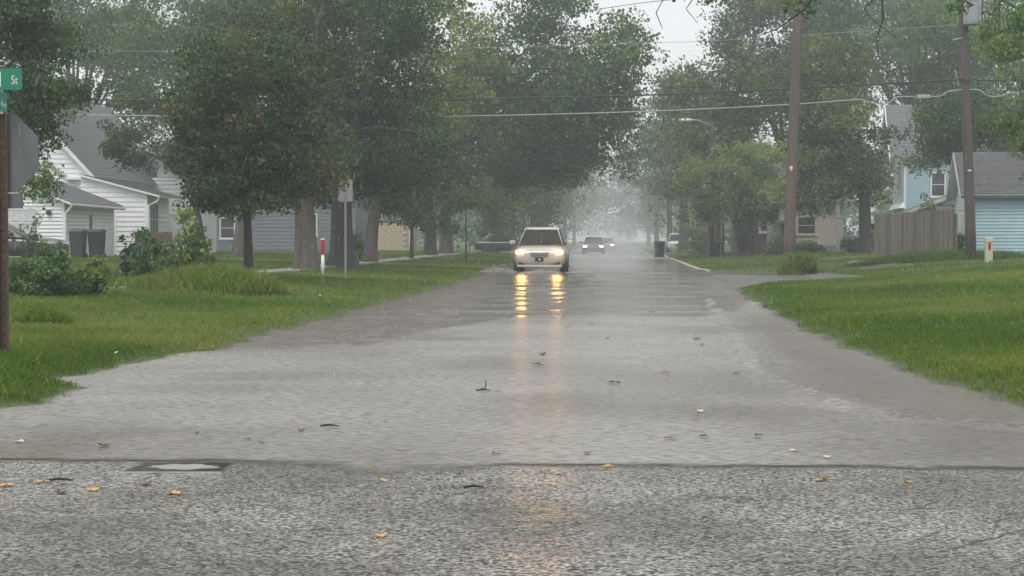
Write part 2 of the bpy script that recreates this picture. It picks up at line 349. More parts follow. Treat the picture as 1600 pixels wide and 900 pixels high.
wake = [gp(*q) for q in ((870, 480), (905, 450), (925, 432), (945, 420), (960, 405))]
dk = polyd(wake) + .4 * (fbm(WX, WY, 1.2, 51) - .5)
H += .03 * np.exp(-(dk / .22) ** 2) * (fbm(WX, WY, 3.5, 52))
seam = [gp(*q) for q in ((840, 497), (900, 496), (1000, 498), (1110, 499))]
H += .006 * np.exp(-(polyd(seam) / .05) ** 2); 
seam2 = [gp(*q) for q in ((340, 575), (500, 560), (640, 553), (760, 552))]
H += .005 * np.exp(-(polyd(seam2) / .06) ** 2)
nz = fbm(WX * .5, WY * .6, .5, 61)
pel = (1 - .78 * zone) * (1 - .25 * sstep((nz - .5) * 5)) + .62 * chop * zone
ruf = np.zeros(WX.shape)
for (px, py, rx, ry, k_) in ((620, 712, 200, 22, .8), (60, 690, 130, 34, .8), (700, 690, 140, 14, .5), (1420, 700, 160, 26, .9), (1010, 640, 240, 14, .35), (300, 610, 150, 12, .5), (1250, 560, 90, 30, .5), (420, 590, 160, 10, .6)):
    (u0, v0), (u1, _), (_, v1) = gp(px, py), gp(px + rx, py), gp(px, py - ry)
    ruf = np.maximum(ruf, k_ * sstep(1.5 - np.hypot((WX - u0) / (u1 - u0), (WY - v0) / (v1 - v0)) - 1.1 * (fbm(WX * .35, WY, 1.6, 95) - .35)))
pel = pel * (1 - .5 * ruf); H += ruf * .010 * (fbm(WX * .35, WY, 7, 96, 3) - .5)
mud_reflect = np.clip(.55 * ruf + .30 * sstep((WX + .2) / 2.2) * (1 - sstep((WY - 22) / 10)) + .75 * sstep((WX - 1.6 + (WY - 14) * .02) / .8) * (1 - sstep((WY - 20) / 14)) + .75 * zone + .3 * chop + .5 * sstep((nz - .52) * 5), 0, 1)  # brown water, plus dark tree reflections put into the colour
dep = np.where(WY < 9.9, .03 + H - asph(WX, WY), .05); film = sstep(dep / .016)
film = np.minimum(film, np.where(WY > 9.5, sstep((.035 + H - gz(WX, WY)) / .02 + .1), 1))
wt = link_mesh('flood_water', grid_mesh('flood_water', WX, WY, .03 + H, m_water(), attrs={'pelted': np.clip(pel, 0, 1), 'mud_reflect': mud_reflect, 'film': film})); tag(wt, kind='structure')

# --- kerb and driveway apron on the right, sidewalk on the left
m_kerb = mat('kerb_concrete', (.42, .40, .36), .5, (.28, .27, .24), scale=3, bump=.3, bscale=25)
kb = thing('kerb', (0, 0, 0), None, None); kb['kind'] = 'structure'
y = 62.6
while y < 128:
    L_ = 3.0; a0, a1 = float(x_right(y)), float(x_right(y + L_))
    if not 104 < y < 110:
        mb = MB(); pr = [(-.05, -.1), (-.04, .09), (-.02, .115), (.12, .125), (.14, -.1)]
        mb.loft([[(a0 + u, y + .01, v) for u, v in pr], [(a1 + u, y + L_ - .01, v) for u, v in pr]]); mb.build('kerb_stone', m_kerb, kb)
    y += L_
drv = MB(); rows = []
for x in np.linspace(3.2, 7.4, 12):
    yc = 52.5 + .12 * (x - 3); hw = 4.4 - .12 * (x - 3) if x > 4.5 else 5.2
    rows.append([(x, yc - hw, 0), (x, yc + hw, 0)])
m_drive = mat('driveway_gravel_concrete', (.13, .122, .108), .35, (.09, .085, .075), scale=2, bump=.4, bscale=20)
vsx = [(p[0], p[1], float(gz(p[0], p[1])) + .022 if p[0] > 6.6 else max(.036, float(gz(p[0], p[1])) + .02)) for r_ in rows for p in r_]
drv.add(vsx, [(2 * i, 2 * i + 2, 2 * i + 3, 2 * i + 1) for i in range(len(rows) - 1)])
o = drv.build('driveway', m_drive); tag(o, kind='structure')
sw = thing('sidewalk', (0, 0, 0), None, None); sw['kind'] = 'structure'
m_walk = mat('sidewalk_concrete', (.30, .285, .25), .4, (.19, .18, .155), scale=3, bump=.3, bscale=18)
y = 30.0
while y < 110:
    xc = -9.55 - .012 * (y - 30); z0 = max(float(gz(xc, y + .7)), float(gz(xc - .5, y)), float(gz(xc + .5, y + 1.4))) + random.uniform(.0, .012)
    MB().box((xc, y + .74, z0 - .02), (1.15, 1.46, .07), Matrix.Rotation(random.uniform(-.01, .01), 3, 'Y')).build('paving_slab', m_walk, sw, bevel=.01); y += 1.5
# bare gravel patch where cars cut across the right lawn
def patch(name, pts, m, lift=.02):
    mb = MB(); n = len(pts); c = Vector((sum(p[0] for p in pts) / n, sum(p[1] for p in pts) / n, 0)); ring = []
    V = [(c.x, c.y, float(gz(c.x, c.y)) + lift)]
    for k in (.5, 1.0):
        for p in pts: x, y = c.x + (p[0] - c.x) * k, c.y + (p[1] - c.y) * k; V.append((x, y, float(gz(x, y)) + lift - (.015 if k == 1 else 0)))
    fs = [(0, 1 + i, 1 + (i + 1) % n) for i in range(n)] + [(1 + i, 1 + n + i, 1 + n + (i + 1) % n, 1 + (i + 1) % n) for i in range(n)]
    o = mb.add(V, fs).build(name, m); return tag(o, kind='structure')
gpt = []
for k in range(18):
    a = k / 18 * math.tau; q = base(1368 + math.cos(a) * 44 * random.uniform(.8, 1.1), 411 + math.sin(a) * 4.5); gpt.append((q.x, q.y))
patch('gravel_path', gpt, mat('pale_gravel', (.30, .27, .23), .8, (.2, .18, .15), scale=20, bump=.6, bscale=60), .03)

# ------------------------------------------------------------------ grass
def blades(xmin_f, xmax_f, y0, y1, dens, hgt, wid, seed, side):
    rng = np.random.default_rng(seed)
    yy = rng.uniform(y0, y1, int(dens * (y1 - y0) * 26))
    if side < 0:
        lo = -0.40 * yy - .6; x = rng.uniform(-26, 0, len(yy)); d = x_left(yy) - x; ok = (x > lo) & ((d > .25 * (fbm(x, yy, 2.2, 90, 3) - .35)) & (d > -.06) | (d > -.38) & (rng.random(len(yy)) < .10 * (1 + d / .38)))
    else:
        hi = 0.27 * yy + .6; x = rng.uniform(0, 26, len(yy)); d = x - x_right(yy); ok = (x < hi) & ((d > .25 * (fbm(x, yy, 2.2, 91, 3) - .35)) & (d > -.06) | (d > -.30) & (rng.random(len(yy)) < .08 * (1 + d / .30)))
    x, yy, d = x[ok], yy[ok], d[ok]
    ok = ~((np.abs(x - (-9.55 - .012 * (yy - 30))) < .56) & (yy > 30) & (rng.random(len(x)) < .93))       # sidewalk
    ok &= ~((side > 0) & (x > 3) & (np.abs(yy - 52.5 - .12 * (x - 3)) < 4.1 - .1 * (x - 3)) & (x < 7.2) & (rng.random(len(x)) < .985 - .07 * (x - 3)))
    for (qx, qy) in [(np.mean([p[0] for p in gpt]), np.mean([p[1] for p in gpt]))]:
        ok &= ~((np.abs(x - qx) < 1.0) & (np.abs(yy - qy) < 3.0) & (rng.random(len(x)) < .9))
    x, yy, d = x[ok], yy[ok], d[ok]; n = len(x)
    z = np.maximum(gz(x, yy), .0) - .01
    clump = fbm(x, yy, 1.1, 77, 4); patchy = fbm(x, yy, .25, 78, 3)
    h = hgt * rng.uniform(.55, 1.25, n) * (.55 + .9 * clump)
    h *= .6 + .4 * sstep(d / .5); thin = rng.random(n)
    ang = rng.uniform(0, math.tau, n); lean = rng.uniform(.1, .75, n) * h; la = rng.uniform(0, math.tau, n)
    ca, sa = np.cos(ang), np.sin(ang); w = wid * rng.uniform(.6, 1.2, n)
    b = np.stack([x, yy, z], 1); dx = np.stack([ca, sa, np.zeros(n)], 1) * w[:, None] / 2
    tip = b + np.stack([np.cos(la) * lean, np.sin(la) * lean, h], 1); mid = b + np.stack([np.cos(la) * lean * .3, np.sin(la) * lean * .3, h * .6], 1)
    tint = np.clip(.3 * clump + .75 * (patchy - .5) * 1.7 + .34 + rng.normal(0, .12, n) + np.where(rng.random(n) < .09, .5, 0) + np.where(yy * 0 + x < 0, .06, -.02), 0, 1)
    return np.stack([b - dx, b + dx, mid + dx * .7, tip], 1), np.clip((tint - .25) * 1.5, 0, 1)
parts = {-1: [], 1: []}; tn = {-1: [], 1: []}
for side in (-1, 1):
    for (y0, y1, dn, hg, wd) in ((10.2, 20, 2300, .070, .0065), (20, 30, 800, .070, .010), (30, 45, 300, .075, .016), (45, 70, 100, .085, .028), (70, 125, 32, .10, .05)):
        c_, t_ = blades(0, 0, y0, y1, dn, hg, wd, 100 + int(y0) + side, side); parts[side].append(c_); tn[side].append(t_)
for side, nm, lb in ((-1, 'grass', None), (1, 'grass', None)):
    me = raw_mesh(nm, np.concatenate(parts[side]), 4, LEAF['grass'], np.concatenate(tn[side]))
    o = link_mesh(nm, me); tag(o, 'rain-soaked grass of the lawn by the white house' if side < 0 else 'rain-soaked bright grass of the lawn before the blue garage', 'grass', kind='stuff')
print('GRASS', sum(len(c) for s_ in parts.values() for c in s_))

# ================================================================== trees
m_bark = mat('bark', (.085, .075, .062), .75, (.035, .031, .027), scale=5, bump=1.0, bscale=9, stretch=(1, 1, .18))
m_bark_dark = mat('bark_wet_dark', (.040, .036, .032), .6, (.018, .016, .015), scale=5, bump=1.0, bscale=9, stretch=(1, 1, .18))
m_bark_tan = mat('bark_tan', (.13, .11, .088), .75, (.065, .054, .044), scale=5, bump=1.0, bscale=9, stretch=(1, 1, .18))
def leaves_at(cl, rad, per, size, rng, tints, droop=.35, flat=.62):
    """cl (n,3) cluster centres -> leaf quads"""
    n = len(cl); N = n * per; idx = np.repeat(np.arange(n), per)
    off = rng.normal(0, 1, (N, 3)); off /= np.maximum(.7, np.linalg.norm(off, axis=1, keepdims=True)) ** .6
    off *= rad[idx][:, None] * np.array([.62, .62, .62 * flat]); c = cl[idx] + off
    ax_ = rng.normal(0, 1, (N, 3)); ax_[:, 2] -= droop * 2; ax_ /= np.linalg.norm(ax_, axis=1, keepdims=True)
    nr = rng.normal(0, 1, (N, 3)); nr[:, 2] += 1.0; s_ = np.cross(ax_, nr); s_ /= np.maximum(1e-6, np.linalg.norm(s_, axis=1, keepdims=True))
    up = np.cross(s_, ax_); L_ = size * rng.uniform(.6, 1.35, N)[:, None]; w = L_ * rng.uniform(.3, .45, N)[:, None]
    q = np.stack([c - ax_ * L_ * .5, c + s_ * w + up * L_ * .08, c + ax_ * L_ * .5 - up * L_ * .1, c - s_ * w + up * L_ * .08], 1)
    t = np.clip(tints[idx] + rng.normal(0, .10, N), 0, 1)
    return q, t
def tree(name, label, root, trunk_h, trunk_r, blobs, kind='green', leaf=.14, per=60, bark=None, lean=(0, 0), seed=0, group=None, twig=1.0,
         limbs=10, stems=1, crad=.8, category='tree', flare=1.35, inner=.45, hint=.5):
    """root: Vector at the ground; blobs: (centre Vector, radii, number of leaf clusters)"""
    rng = np.random.default_rng(1000 + seed); rnd = random.Random(seed); root = Vector(root)
    T = thing(name, root, label, category, group); bark = bark or m_bark
    cl = []; rd_ = []; ti = []
    for (c, r, n) in blobs:
        d = rng.normal(0, 1, (n, 3)); d /= np.linalg.norm(d, axis=1, keepdims=True)
        rr = rng.uniform(inner, 1, (n, 1)) ** .7; rr *= (1 + .16 * np.sin(d[:, :1] * 5 + seed) * np.cos(d[:, 2:] * 4 + seed * 2))
        nl = max(3, n // 9); ld = rng.normal(0, 1, (nl, 3)); ld /= np.linalg.norm(ld, axis=1, keepdims=True)
        lo_ = ld * rng.uniform(.42, 1.08, (nl, 1)); li = rng.integers(0, nl, n); lt = rng.normal(0, .2, nl)
        pl_ = lo_[li] + rng.normal(0, .19, (n, 3)) * np.array([1, 1, .7]); pl_ = np.where(rng.random((n, 1)) < .22, d * rr, pl_)
        d = pl_; p = np.array(c) - np.array(root) + pl_ * np.array(r)
        cl.append(p); rd_.append(rng.uniform(.6, 1.25, n) * crad); big = rng.normal(0, .13)
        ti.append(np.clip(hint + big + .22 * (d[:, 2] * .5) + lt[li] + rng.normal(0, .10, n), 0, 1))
    cl = np.concatenate(cl); rd_ = np.concatenate(rd_); ti = np.concatenate(ti)
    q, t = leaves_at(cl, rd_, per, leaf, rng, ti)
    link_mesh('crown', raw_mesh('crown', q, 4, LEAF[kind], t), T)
    # trunk, limbs and twigs: one skin of wood
    mb = MB(); cen = Vector(cl.mean(0)); top = Vector((lean[0], lean[1], trunk_h)); ends = []
    for s_ in range(stems):
        a = s_ / max(1, stems) * math.tau + 1; spread = .0 if stems == 1 else 1.0
        b0 = Vector((math.cos(a), math.sin(a), 0)) * trunk_r * .6 * spread; tp = top + Vector((math.cos(a), math.sin(a), 0)) * trunk_h * .28 * spread
        rr = trunk_r * (1 if stems == 1 else .62); pts = []; rad = []
        for k in range(9):
            f = k / 8; p = b0.lerp(tp, f) + Vector((math.sin(f * 5 + seed), math.cos(f * 4 + seed), 0)) * trunk_r * .18 * f
            pts.append(p + Vector((0, 0, -.12 if k == 0 else 0))); rad.append(rr * (1 - .28 * f) * (1 + (flare - 1) * math.exp(-f * trunk_h / (.35))))
        mb.tube(pts, rad, 12, cap=False); ends.append((pts[-1], rad[-1], pts[-3]))
    order = list(range(len(cl))); rnd.shuffle(order); anchors = []
    for i in order[:limbs]:
        e, er, e2 = ends[rnd.randrange(len(ends))]; tgt = Vector(cl[i]); st = e.lerp(e2, rnd.uniform(0, .9)); m1 = st.lerp(tgt, .35) + Vector((0, 0, .12 * (tgt - st).length)); m2 = st.lerp(tgt, .7) + Vector((rnd.uniform(-.3, .3), rnd.uniform(-.3, .3), .10 * (tgt - st).length))
        r0 = er * rnd.uniform(.35, .65); mb.tube([st, m1, m2, tgt], [r0, r0 * .7, r0 * .42, r0 * .14], 6, cap=False); anchors += [(m1, r0 * .6), (m2, r0 * .4), (tgt, r0 * .2)]
    for i in order[limbs:limbs + int(len(order) * twig)]:
        tgt = Vector(cl[i]); a, ar = min(anchors, key=lambda q_: (q_[0] - tgt).length_squared) if anchors else (top, trunk_r * .3)
        mid = a.lerp(tgt, .5) + Vector((0, 0, .08)); r0 = min(ar * .5, .035); mb.tube([a, mid, tgt], [r0, r0 * .7, r0 * .3], 4, cap=False)
    me = mb.mesh('trunk', bark, True); link_mesh('trunk', me, T)
    return T
def bl(px, py, rx, ry, Y, n, depth=None):
    s = sp(Y); c = at(px, py, Y); return (c, (rx / s, depth or (rx + ry) / 2 / s, ry / s), n)

LT = []
# left side, along the street
p = base(388, 438); tree('young_maple_tree', 'small rust-tinged tree with thin dark trunk nearest the sign post', p, 2.2, .115,
     [bl(395, 150, 120, 120, p.y, 230), bl(330, 240, 75, 85, p.y, 90), bl(455, 235, 85, 80, p.y, 90), bl(400, 295, 120, 38, p.y, 80)], 'rust', .095, 85, m_bark_dark, seed=1, limbs=14, crad=.48, hint=.26)
p = base(478, 423); tree('maple_tree', 'brown-leaved tree with stout grey-brown trunk behind the red and white marker', p, 3.4, .36,
     [bl(480, 235, 78, 85, p.y, 120), bl(450, 70, 120, 110, p.y + 2, 150)], 'rust', .12, 75, m_bark_tan, seed=2, limbs=10, crad=.72, hint=.40)
p = base(535, 419); tree('oak_tree', 'huge tree with black wet trunk right behind the bare sign post', p, 4.6, .40,
     [bl(560, 60, 150, 130, p.y + 2, 230), bl(600, 210, 95, 95, p.y + 1, 120), bl(545, 255, 60, 55, p.y + 1, 45)], 'green', .13, 85, m_bark_dark, seed=3, limbs=16, crad=.85, flare=1.7)
p = base(578, 410); tree('oak_tree', 'tree with leaning tan-grey trunk before the cream brick wall', p, 3.6, .27,
     [bl(640, 90, 150, 140, p.y + 3, 220), bl(630, 265, 85, 70, p.y + 1, 90), bl(690, 200, 90, 90, p.y + 2, 90)], 'olive', .15, 75, m_bark, seed=4, limbs=14, crad=.95, lean=(.3, 0))
p = base(643, 405); tree('slender_tree', 'slender low tree whose drooping crown hangs over the cream brick wall', p, 1.8, .10,
     [bl(655, 315, 85, 45, p.y, 80)], 'green', .14, 70, m_bark_dark, seed=5, limbs=8, crad=.7)
p = base(728, 408); tree('sapling', 'thin straight sapling standing alone close to the road edge', p, 3.2, .045,
     [bl(725, 285, 55, 45, p.y, 40)], 'olive', .14, 60, m_bark_dark, seed=6, limbs=5, crad=.6)
p = base(672, 399); tree('sycamore_tree', 'great tree with pale trunk whose crown reaches across the street', p, 4.5, .36,
     [bl(830, 110, 165, 125, p.y - 8, 300), bl(905, 190, 105, 95, p.y - 6, 150), bl(740, 180, 120, 120, p.y - 4, 130), bl(860, 258, 85, 45, p.y - 6, 70), bl(960, 110, 60, 85, p.y - 9, 70)], 'green', .19, 75, m_bark, seed=7, limbs=26, crad=1.15, inner=.4)
p = base(697, 397); tree('oak_tree', 'olive tree with broad short trunk beside the pale-trunked great tree', p, 3.6, .42,
     [bl(760, 200, 90, 100, p.y + 5, 110), bl(760, 300, 100, 50, p.y + 2, 80)], 'olive', .18, 70, m_bark, seed=8, limbs=12, crad=1.1)
p = base(370, 402); tree('ash_tree', 'tree with pale leaning trunk against the blue-grey house', p, 3.5, .28,
     [bl(330, 110, 150, 130, p.y + 4, 220), bl(250, 60, 120, 120, p.y + 8, 140), bl(420, 40, 130, 110, p.y + 8, 140)], 'green', .18, 70, m_bark_tan, seed=9, limbs=14, crad=1.15, lean=(.5, 0))
p = base(322, 410); tree('hackberry_tree', 'loose tree whose branches hang before the grey roof of the white house', p, 3.2, .16,
     [bl(225, 185, 55, 45, p.y + 2, 32), bl(205, 240, 50, 28, p.y + 2, 26), bl(270, 130, 70, 55, p.y + 2, 50), bl(300, 250, 40, 60, p.y + 1, 30)], 'olive', .13, 60, m_bark_dark, seed=10, limbs=12, crad=.6, lean=(-.6, 0))
p = onground(-60, 37); tree('elm_tree', 'dark leafy tree hanging down behind the street name signs', p, 3.4, .3,
     [bl(-10, 60, 110, 120, 37, 190), bl(75, 150, 62, 62, 37, 85), bl(40, 40, 90, 70, 38, 90), bl(55, 285, 20, 30, 36, 11), bl(20, 210, 50, 40, 37, 40)], 'green', .085, 85, m_bark_dark, seed=11, limbs=18, crad=.46)
p = onground(120, 108); tree('cottonwood_tree', 'tall pale green tree rising behind the roof of the white house', p, 6, .4,
     [bl(160, 20, 120, 90, 110, 170), bl(220, 90, 85, 60, 108, 90), bl(40, 60, 120, 110, 112, 120)], 'olive', .2, 65, m_bark, seed=12, limbs=14, crad=1.3, hint=.55)
# hazy trees further down the left side
for i, (px, Y, top, rx, rt, kd, lb) in enumerate([
     (772, 128, 190, 75, .34, 'olive', 'hazy tree with crooked trunk behind the dark parked car'),
     (800, 150, 215, 70, .3, 'green', 'hazy tree behind the two thin signs'),
     (846, 178, 190, 66, .3, 'olive', 'faint tree between the two oncoming cars'),
     (888, 215, 205, 56, .3, 'green', 'fainter tree just behind the dark oncoming sedan'),
     (918, 265, 215, 50, .3, 'green', 'barely visible misty tree over the dark oncoming sedan')]):
    p = onground(px, Y); p.x = min(p.x, -6.6); hgt = (380 - top) / 2; s = sp(Y)
    tree('street_tree', lb, p, hgt * .7 / s, rt, [(p + Vector((.4, 0, (385 - top) / s * .62)), (rx / s, rx / s, (385 - top) / s * .45), 120)], kd, .30, 45, m_bark, seed=20 + i, limbs=8, crad=1.4, group='hazy trees along the left verge', twig=.3)
# right side
p = base(1166, 400); tree('multistem_tree', 'yellow-green low tree with ivy-dark forked trunk before the brown house', p, 2.4, .36,
     [bl(1165, 260, 62, 50, p.y, 80), bl(1110, 290, 45, 55, p.y, 55), bl(1195, 310, 48, 50, p.y, 55), bl(1150, 330, 70, 30, p.y, 30)], 'lime', .15, 62, m_bark_dark, seed=31, limbs=12, stems=3, crad=.75, flare=1.2, inner=.3, hint=.45)
MB_ivy = (Vector((p.x - .15, p.y - .2, p.z + 1.2)), (.42, .42, .75), 26)
tree('ivy', 'dark ivy wrapped round the forked trunk of the yellow-green tree', p + Vector((-.1, -.1, 0)), .9, .03, [MB_ivy], 'green', .13, 50, m_bark_dark, seed=32, limbs=3, crad=.3, category='ivy', hint=.2)
p = onground(1352, 84); tree('oak_tree', 'big dark oak standing beside the parked car with silver tailgate', p, 3.8, .34,
     [bl(1310, 225, 68, 75, p.y, 150), bl(1270, 150, 85, 85, p.y + 2, 130), bl(1318, 130, 45, 70, p.y + 2, 90), bl(1275, 280, 55, 45, p.y, 70), bl(1345, 290, 32, 30, p.y, 26)], 'olive', .16, 75, m_bark_dark, seed=33, limbs=18, crad=.95, hint=.45)
p = onground(1117, 104); tree('elm_tree', 'tall dark tree behind the white fire hydrant', p, 5, .42,
     [bl(1140, 150, 95, 75, 106, 170), bl(1100, 230, 70, 60, 105, 90), bl(1205, 90, 90, 95, 106, 150), bl(1075, 150, 40, 40, 107, 45)], 'olive', .2, 68, m_bark, seed=34, limbs=14, crad=1.2)
p = onground(1225, 108); tree('elm_tree', 'tall tree rising behind the beige house', p, 6, .4,
     [bl(1230, 40, 105, 85, 110, 190), bl(1310, 70, 100, 100, 112, 170), bl(1215, 250, 60, 60, 109, 60)], 'green', .2, 68, m_bark, seed=35, limbs=14, crad=1.2)
p = onground(1470, 103); tree('walnut_tree', 'drooping tree covering part of the blue house roof', p, 6, .4,
     [bl(1460, 70, 100, 85, 104, 210), bl(1470, 215, 36, 55, 80, 75), bl(1462, 180, 22, 22, 80, 18), bl(1545, 185, 75, 45, 78, 90), bl(1560, 100, 110, 110, 106, 200), bl(1540, 205, 60, 40, 98, 60)], 'green', .17, 72, m_bark, seed=36, limbs=18, crad=1.05)
p = onground(1425, 128); tree('cottonwood_tree', 'big tree behind the blue house filling the sky over its ridge', p, 8, .5,
     [bl(1400, 60, 140, 120, 130, 230), bl(1560, 40, 140, 110, 130, 200)], 'olive', .24, 60, m_bark, seed=37, limbs=14, crad=1.5)
p = onground(1760, 44); tree('honey_locust_tree', 'yellow-green tree reaching in over the blue garage roof', p, 4, .3,
     [bl(1625, 170, 55, 62, 44, 55), bl(1600, 40, 80, 70, 44, 75), bl(1640, 260, 45, 35, 44, 22)], 'lime', .10, 70, m_bark, seed=38, limbs=12, crad=.5, hint=.6)
for i, (px, Y, top, rx, rt, kd, lb) in enumerate([
     (1068, 140, 118, 66, .45, 'green', 'hazy stout-trunked tree behind the dark trash bin'),
     (1046, 172, 135, 56, .32, 'olive', 'hazy tree a little beyond the stout-trunked one'),
     (1026, 215, 175, 50, .32, 'green', 'faint tree past the dark trash bin'),
     (1010, 265, 205, 44, .3, 'olive', 'very faint tree near the bright misty end of the street')]):
    p = onground(px, Y); p.x = max(p.x, 5.2); s = sp(Y)
    tree('street_tree', lb, p, (385 - top) * .4 / s, rt, [(p + Vector((.2, 0, (385 - top) / s * .60)), (rx / s, rx / s, (385 - top) / s * .46), 130)], kd, .30, 45, m_bark, seed=50 + i, limbs=8, crad=1.4, group='hazy trees along the right verge', twig=.3)
# the wood that closes the view behind houses: reads as one mass
rng = np.random.default_rng(5); cl = []
for (x0, x1, y0, y1, h, n) in ((-75, -9, 150, 330, 14, 900), (9, 80, 150, 330, 15, 900), (-45, -8, 330, 420, 24, 420), (8, 45, 330, 420, 24, 420), (-9, 9, 345, 400, 24, 200), (-80, -34, 112, 150, 17, 260), (24, 60, 120, 150, 18, 220)):
    c = np.stack([rng.uniform(x0, x1, n), rng.uniform(y0, y1, n), rng.uniform(.8, 1, n) * 0], 1)
    c[:, 2] = rng.uniform(.10 if abs(x0) > 9 or y0 < 340 else .16, 1, n) * h * (.75 + .35 * np.sin(c[:, 0] * .35) * np.cos(c[:, 1] * .2)); cl.append(c)
cl = np.concatenate(cl); q, t = leaves_at(cl, rng.uniform(1.6, 3.0, len(cl)), 46, .55, rng, rng.uniform(.2, .75, len(cl)))
o = link_mesh('distant_wood', raw_mesh('distant_wood', q, 4, LEAF['green'], t)); tag(o, 'misty mass of trees behind the houses and along the far street', 'wood', kind='stuff')

# overhanging twigs of a tree that stands beside the camera, out of view on the right
def hang(name, label, rootp, paths, leafc, kind, leaf, seed):
    T = thing(name, rootp, label, 'tree'); mb = MB()
    mb.tube([Vector((0, 0, -.1)), Vector((.05, .1, 2.5)), Vector((-.2, 0, 5.2))], [.26, .21, .16], 10)
    top = Vector((-.2, 0, 5.2))
    for pth, r in paths:
        pts = [Vector(q_) - rootp for q_ in pth]; mb.tube([top] + pts, [.09] + list(np.linspace(r * 2.2, r * .5, len(pts))), 5, cap=False)
    link_mesh('trunk', mb.mesh('trunk', m_bark_dark, True), T)
    rng = np.random.default_rng(seed); c = np.array([np.array(a) - np.array(rootp) for a in leafc]); q, t = leaves_at(c, rng.uniform(.14, .24, len(c)), 26, leaf, rng, rng.uniform(.2, .7, len(c)))
    link_mesh('crown', raw_mesh('crown', q, 4, LEAF[kind], t), T)
Yh = 24.0
pths = [([at(1330, -160, Yh), at(1230, -80, Yh), at(1120, -30, Yh), at(1040, -8, Yh), at(1025, 20, Yh), at(1035, 45, Yh)], .010),
        ([at(1330, -160, Yh), at(1230, -80, Yh), at(1120, -30, Yh), at(1085, -5, Yh), at(1072, 14, Yh), at(1090, 36, Yh)], .008),
        ([at(1400, -150, Yh), at(1300, -60, Yh), at(1260, 12, Yh), at(1215, 45, Yh), at(1175, 60, Yh)], .010),
        ([at(1500, -140, Yh), at(1420, -60, Yh), at(1378, 0, Yh), at(1380, 30, Yh), at(1370, 60, Yh), at(1374, 92, Yh)], .011),
        ([at(1500, -140, Yh), at(1400, -40, Yh), at(1350, 15, Yh), at(1372, 38, Yh), at(1400, 58, Yh)], .008),
        ([at(1560, -120, Yh), at(1520, -40, Yh), at(1505, 6, Yh), at(1500, 20, Yh)], .010)]
lc = [at(px + random.uniform(-6, 6), py, Yh + random.uniform(-.5, .5)) for px, py in [(1105, -2), (1120, 3), (1235, 6), (1250, 14), (1258, 22), (1243, 0), (1262, 4), (1225, -8), (1300, -12), (1420, -10), (1500, 8), (1490, 16), (1512, -4), (1340, -14), (1010, -14), (1060, -12)]]
hang('overhanging_tree', 'tree beside the camera whose bare twigs hang into the white sky', Vector((6.6, 22, float(gz(6.6, 22)))), pths, lc, 'green', .07, 3)

# ================================================================== buildings
m_white = mat('white_siding', (.82, .83, .84), .5, (.72, .73, .73), scale=2.2)
m_trim = mat('white_trim', (.82, .82, .82), .45, (.70, .70, .69), scale=4)
m_blue = mat('pale_blue_siding', (.37, .54, .59), .5, (.31, .47, .52), scale=2.0)
m_mint = mat('lit_blue_siding', (.68, .79, .82), .5, (.60, .72, .76), scale=2.0)  # lighter copy of the blue: the light on street-facing walls is in the colour
m_greyblue = mat('blue_grey_siding', (.17, .20, .22), .6, (.14, .165, .185), scale=1.5)
m_cream = mat('cream_brick', (.62, .53, .34), .7, (.48, .40, .26), scale=6)
m_beige = mat('beige_stucco', (.40, .36, .29), .7, (.33, .30, .24), scale=2)
m_brown = mat('brown_brick', (.14, .095, .075), .7, (.10, .07, .055), scale=8)
m_glass = mat('window_glass', (.03, .035, .04), .08, (.02, .022, .025), scale=1, spec=.8)
m_shin = mat('grey_shingle', (.17, .17, .18), .6, (.10, .10, .108), scale=7, bump=.5, bscale=30)
m_shin_d = mat('dark_shingle', (.115, .112, .118), .6, (.065, .064, .068), scale=7, bump=.5, bscale=30)
m_gut = mat('gutter_metal', (.55, .55, .54), .4, (.42, .42, .41), scale=5)
m_found = mat('foundation', (.22, .21, .2), .8)

def lap_wall(parent, o, u, n, h, urange, step, m, holes=(), z0=0.0, thick=.030, back=True):
    """horizontal lap boards on a wall plane; o: origin, u: unit vector along, n: outward normal; urange(v) -> (u0, u1); holes: (u0, u1, v0, v1)"""
    o = Vector(o); u = Vector(u).normalized(); n = Vector(n).normalized(); up = Vector((0, 0, 1))
    v = z0
    while v < h - .01:
        v1 = min(v + step, h); a0, a1 = urange(v); b0, b1 = urange(v1 - .001)
        segs = [(a0, a1, b0, b1)]
        for (hu0, hu1, hv0, hv1) in holes:
            if hv0 < v + step * .6 and hv1 > v + step * .4:
                ns = []
                for (p0, p1, q0, q1) in segs:
                    if hu0 > p0 and hu0 < p1: ns.append((p0, hu0, q0, hu0))
                    if hu1 < p1 and hu1 > p0: ns.append((hu1, p1, hu1, q1))
                    if hu1 <= p0 or hu0 >= p1: ns.append((p0, p1, q0, q1))
                segs = ns
        for (p0, p1, q0, q1) in segs:
            if p1 - p0 < .03: continue
            if q1 - q0 < .01: q0 = q1 = (q0 + q1) / 2; q0 -= .005; q1 += .005
            pr = lambda uu, vv, d: o + u * uu + up * vv + n * d
            rings = [[pr(p0, v, 0), pr(p0, v, thick + .008), pr(q0, v1 + .01, .006), pr(q0, v1 + .01, 0)],
                     [pr(p1, v, 0), pr(p1, v, thick + .008), pr(q1, v1 + .01, .006), pr(q1, v1 + .01, 0)]]
            MB().loft(rings).build('siding_board', m, parent)
        v = v1
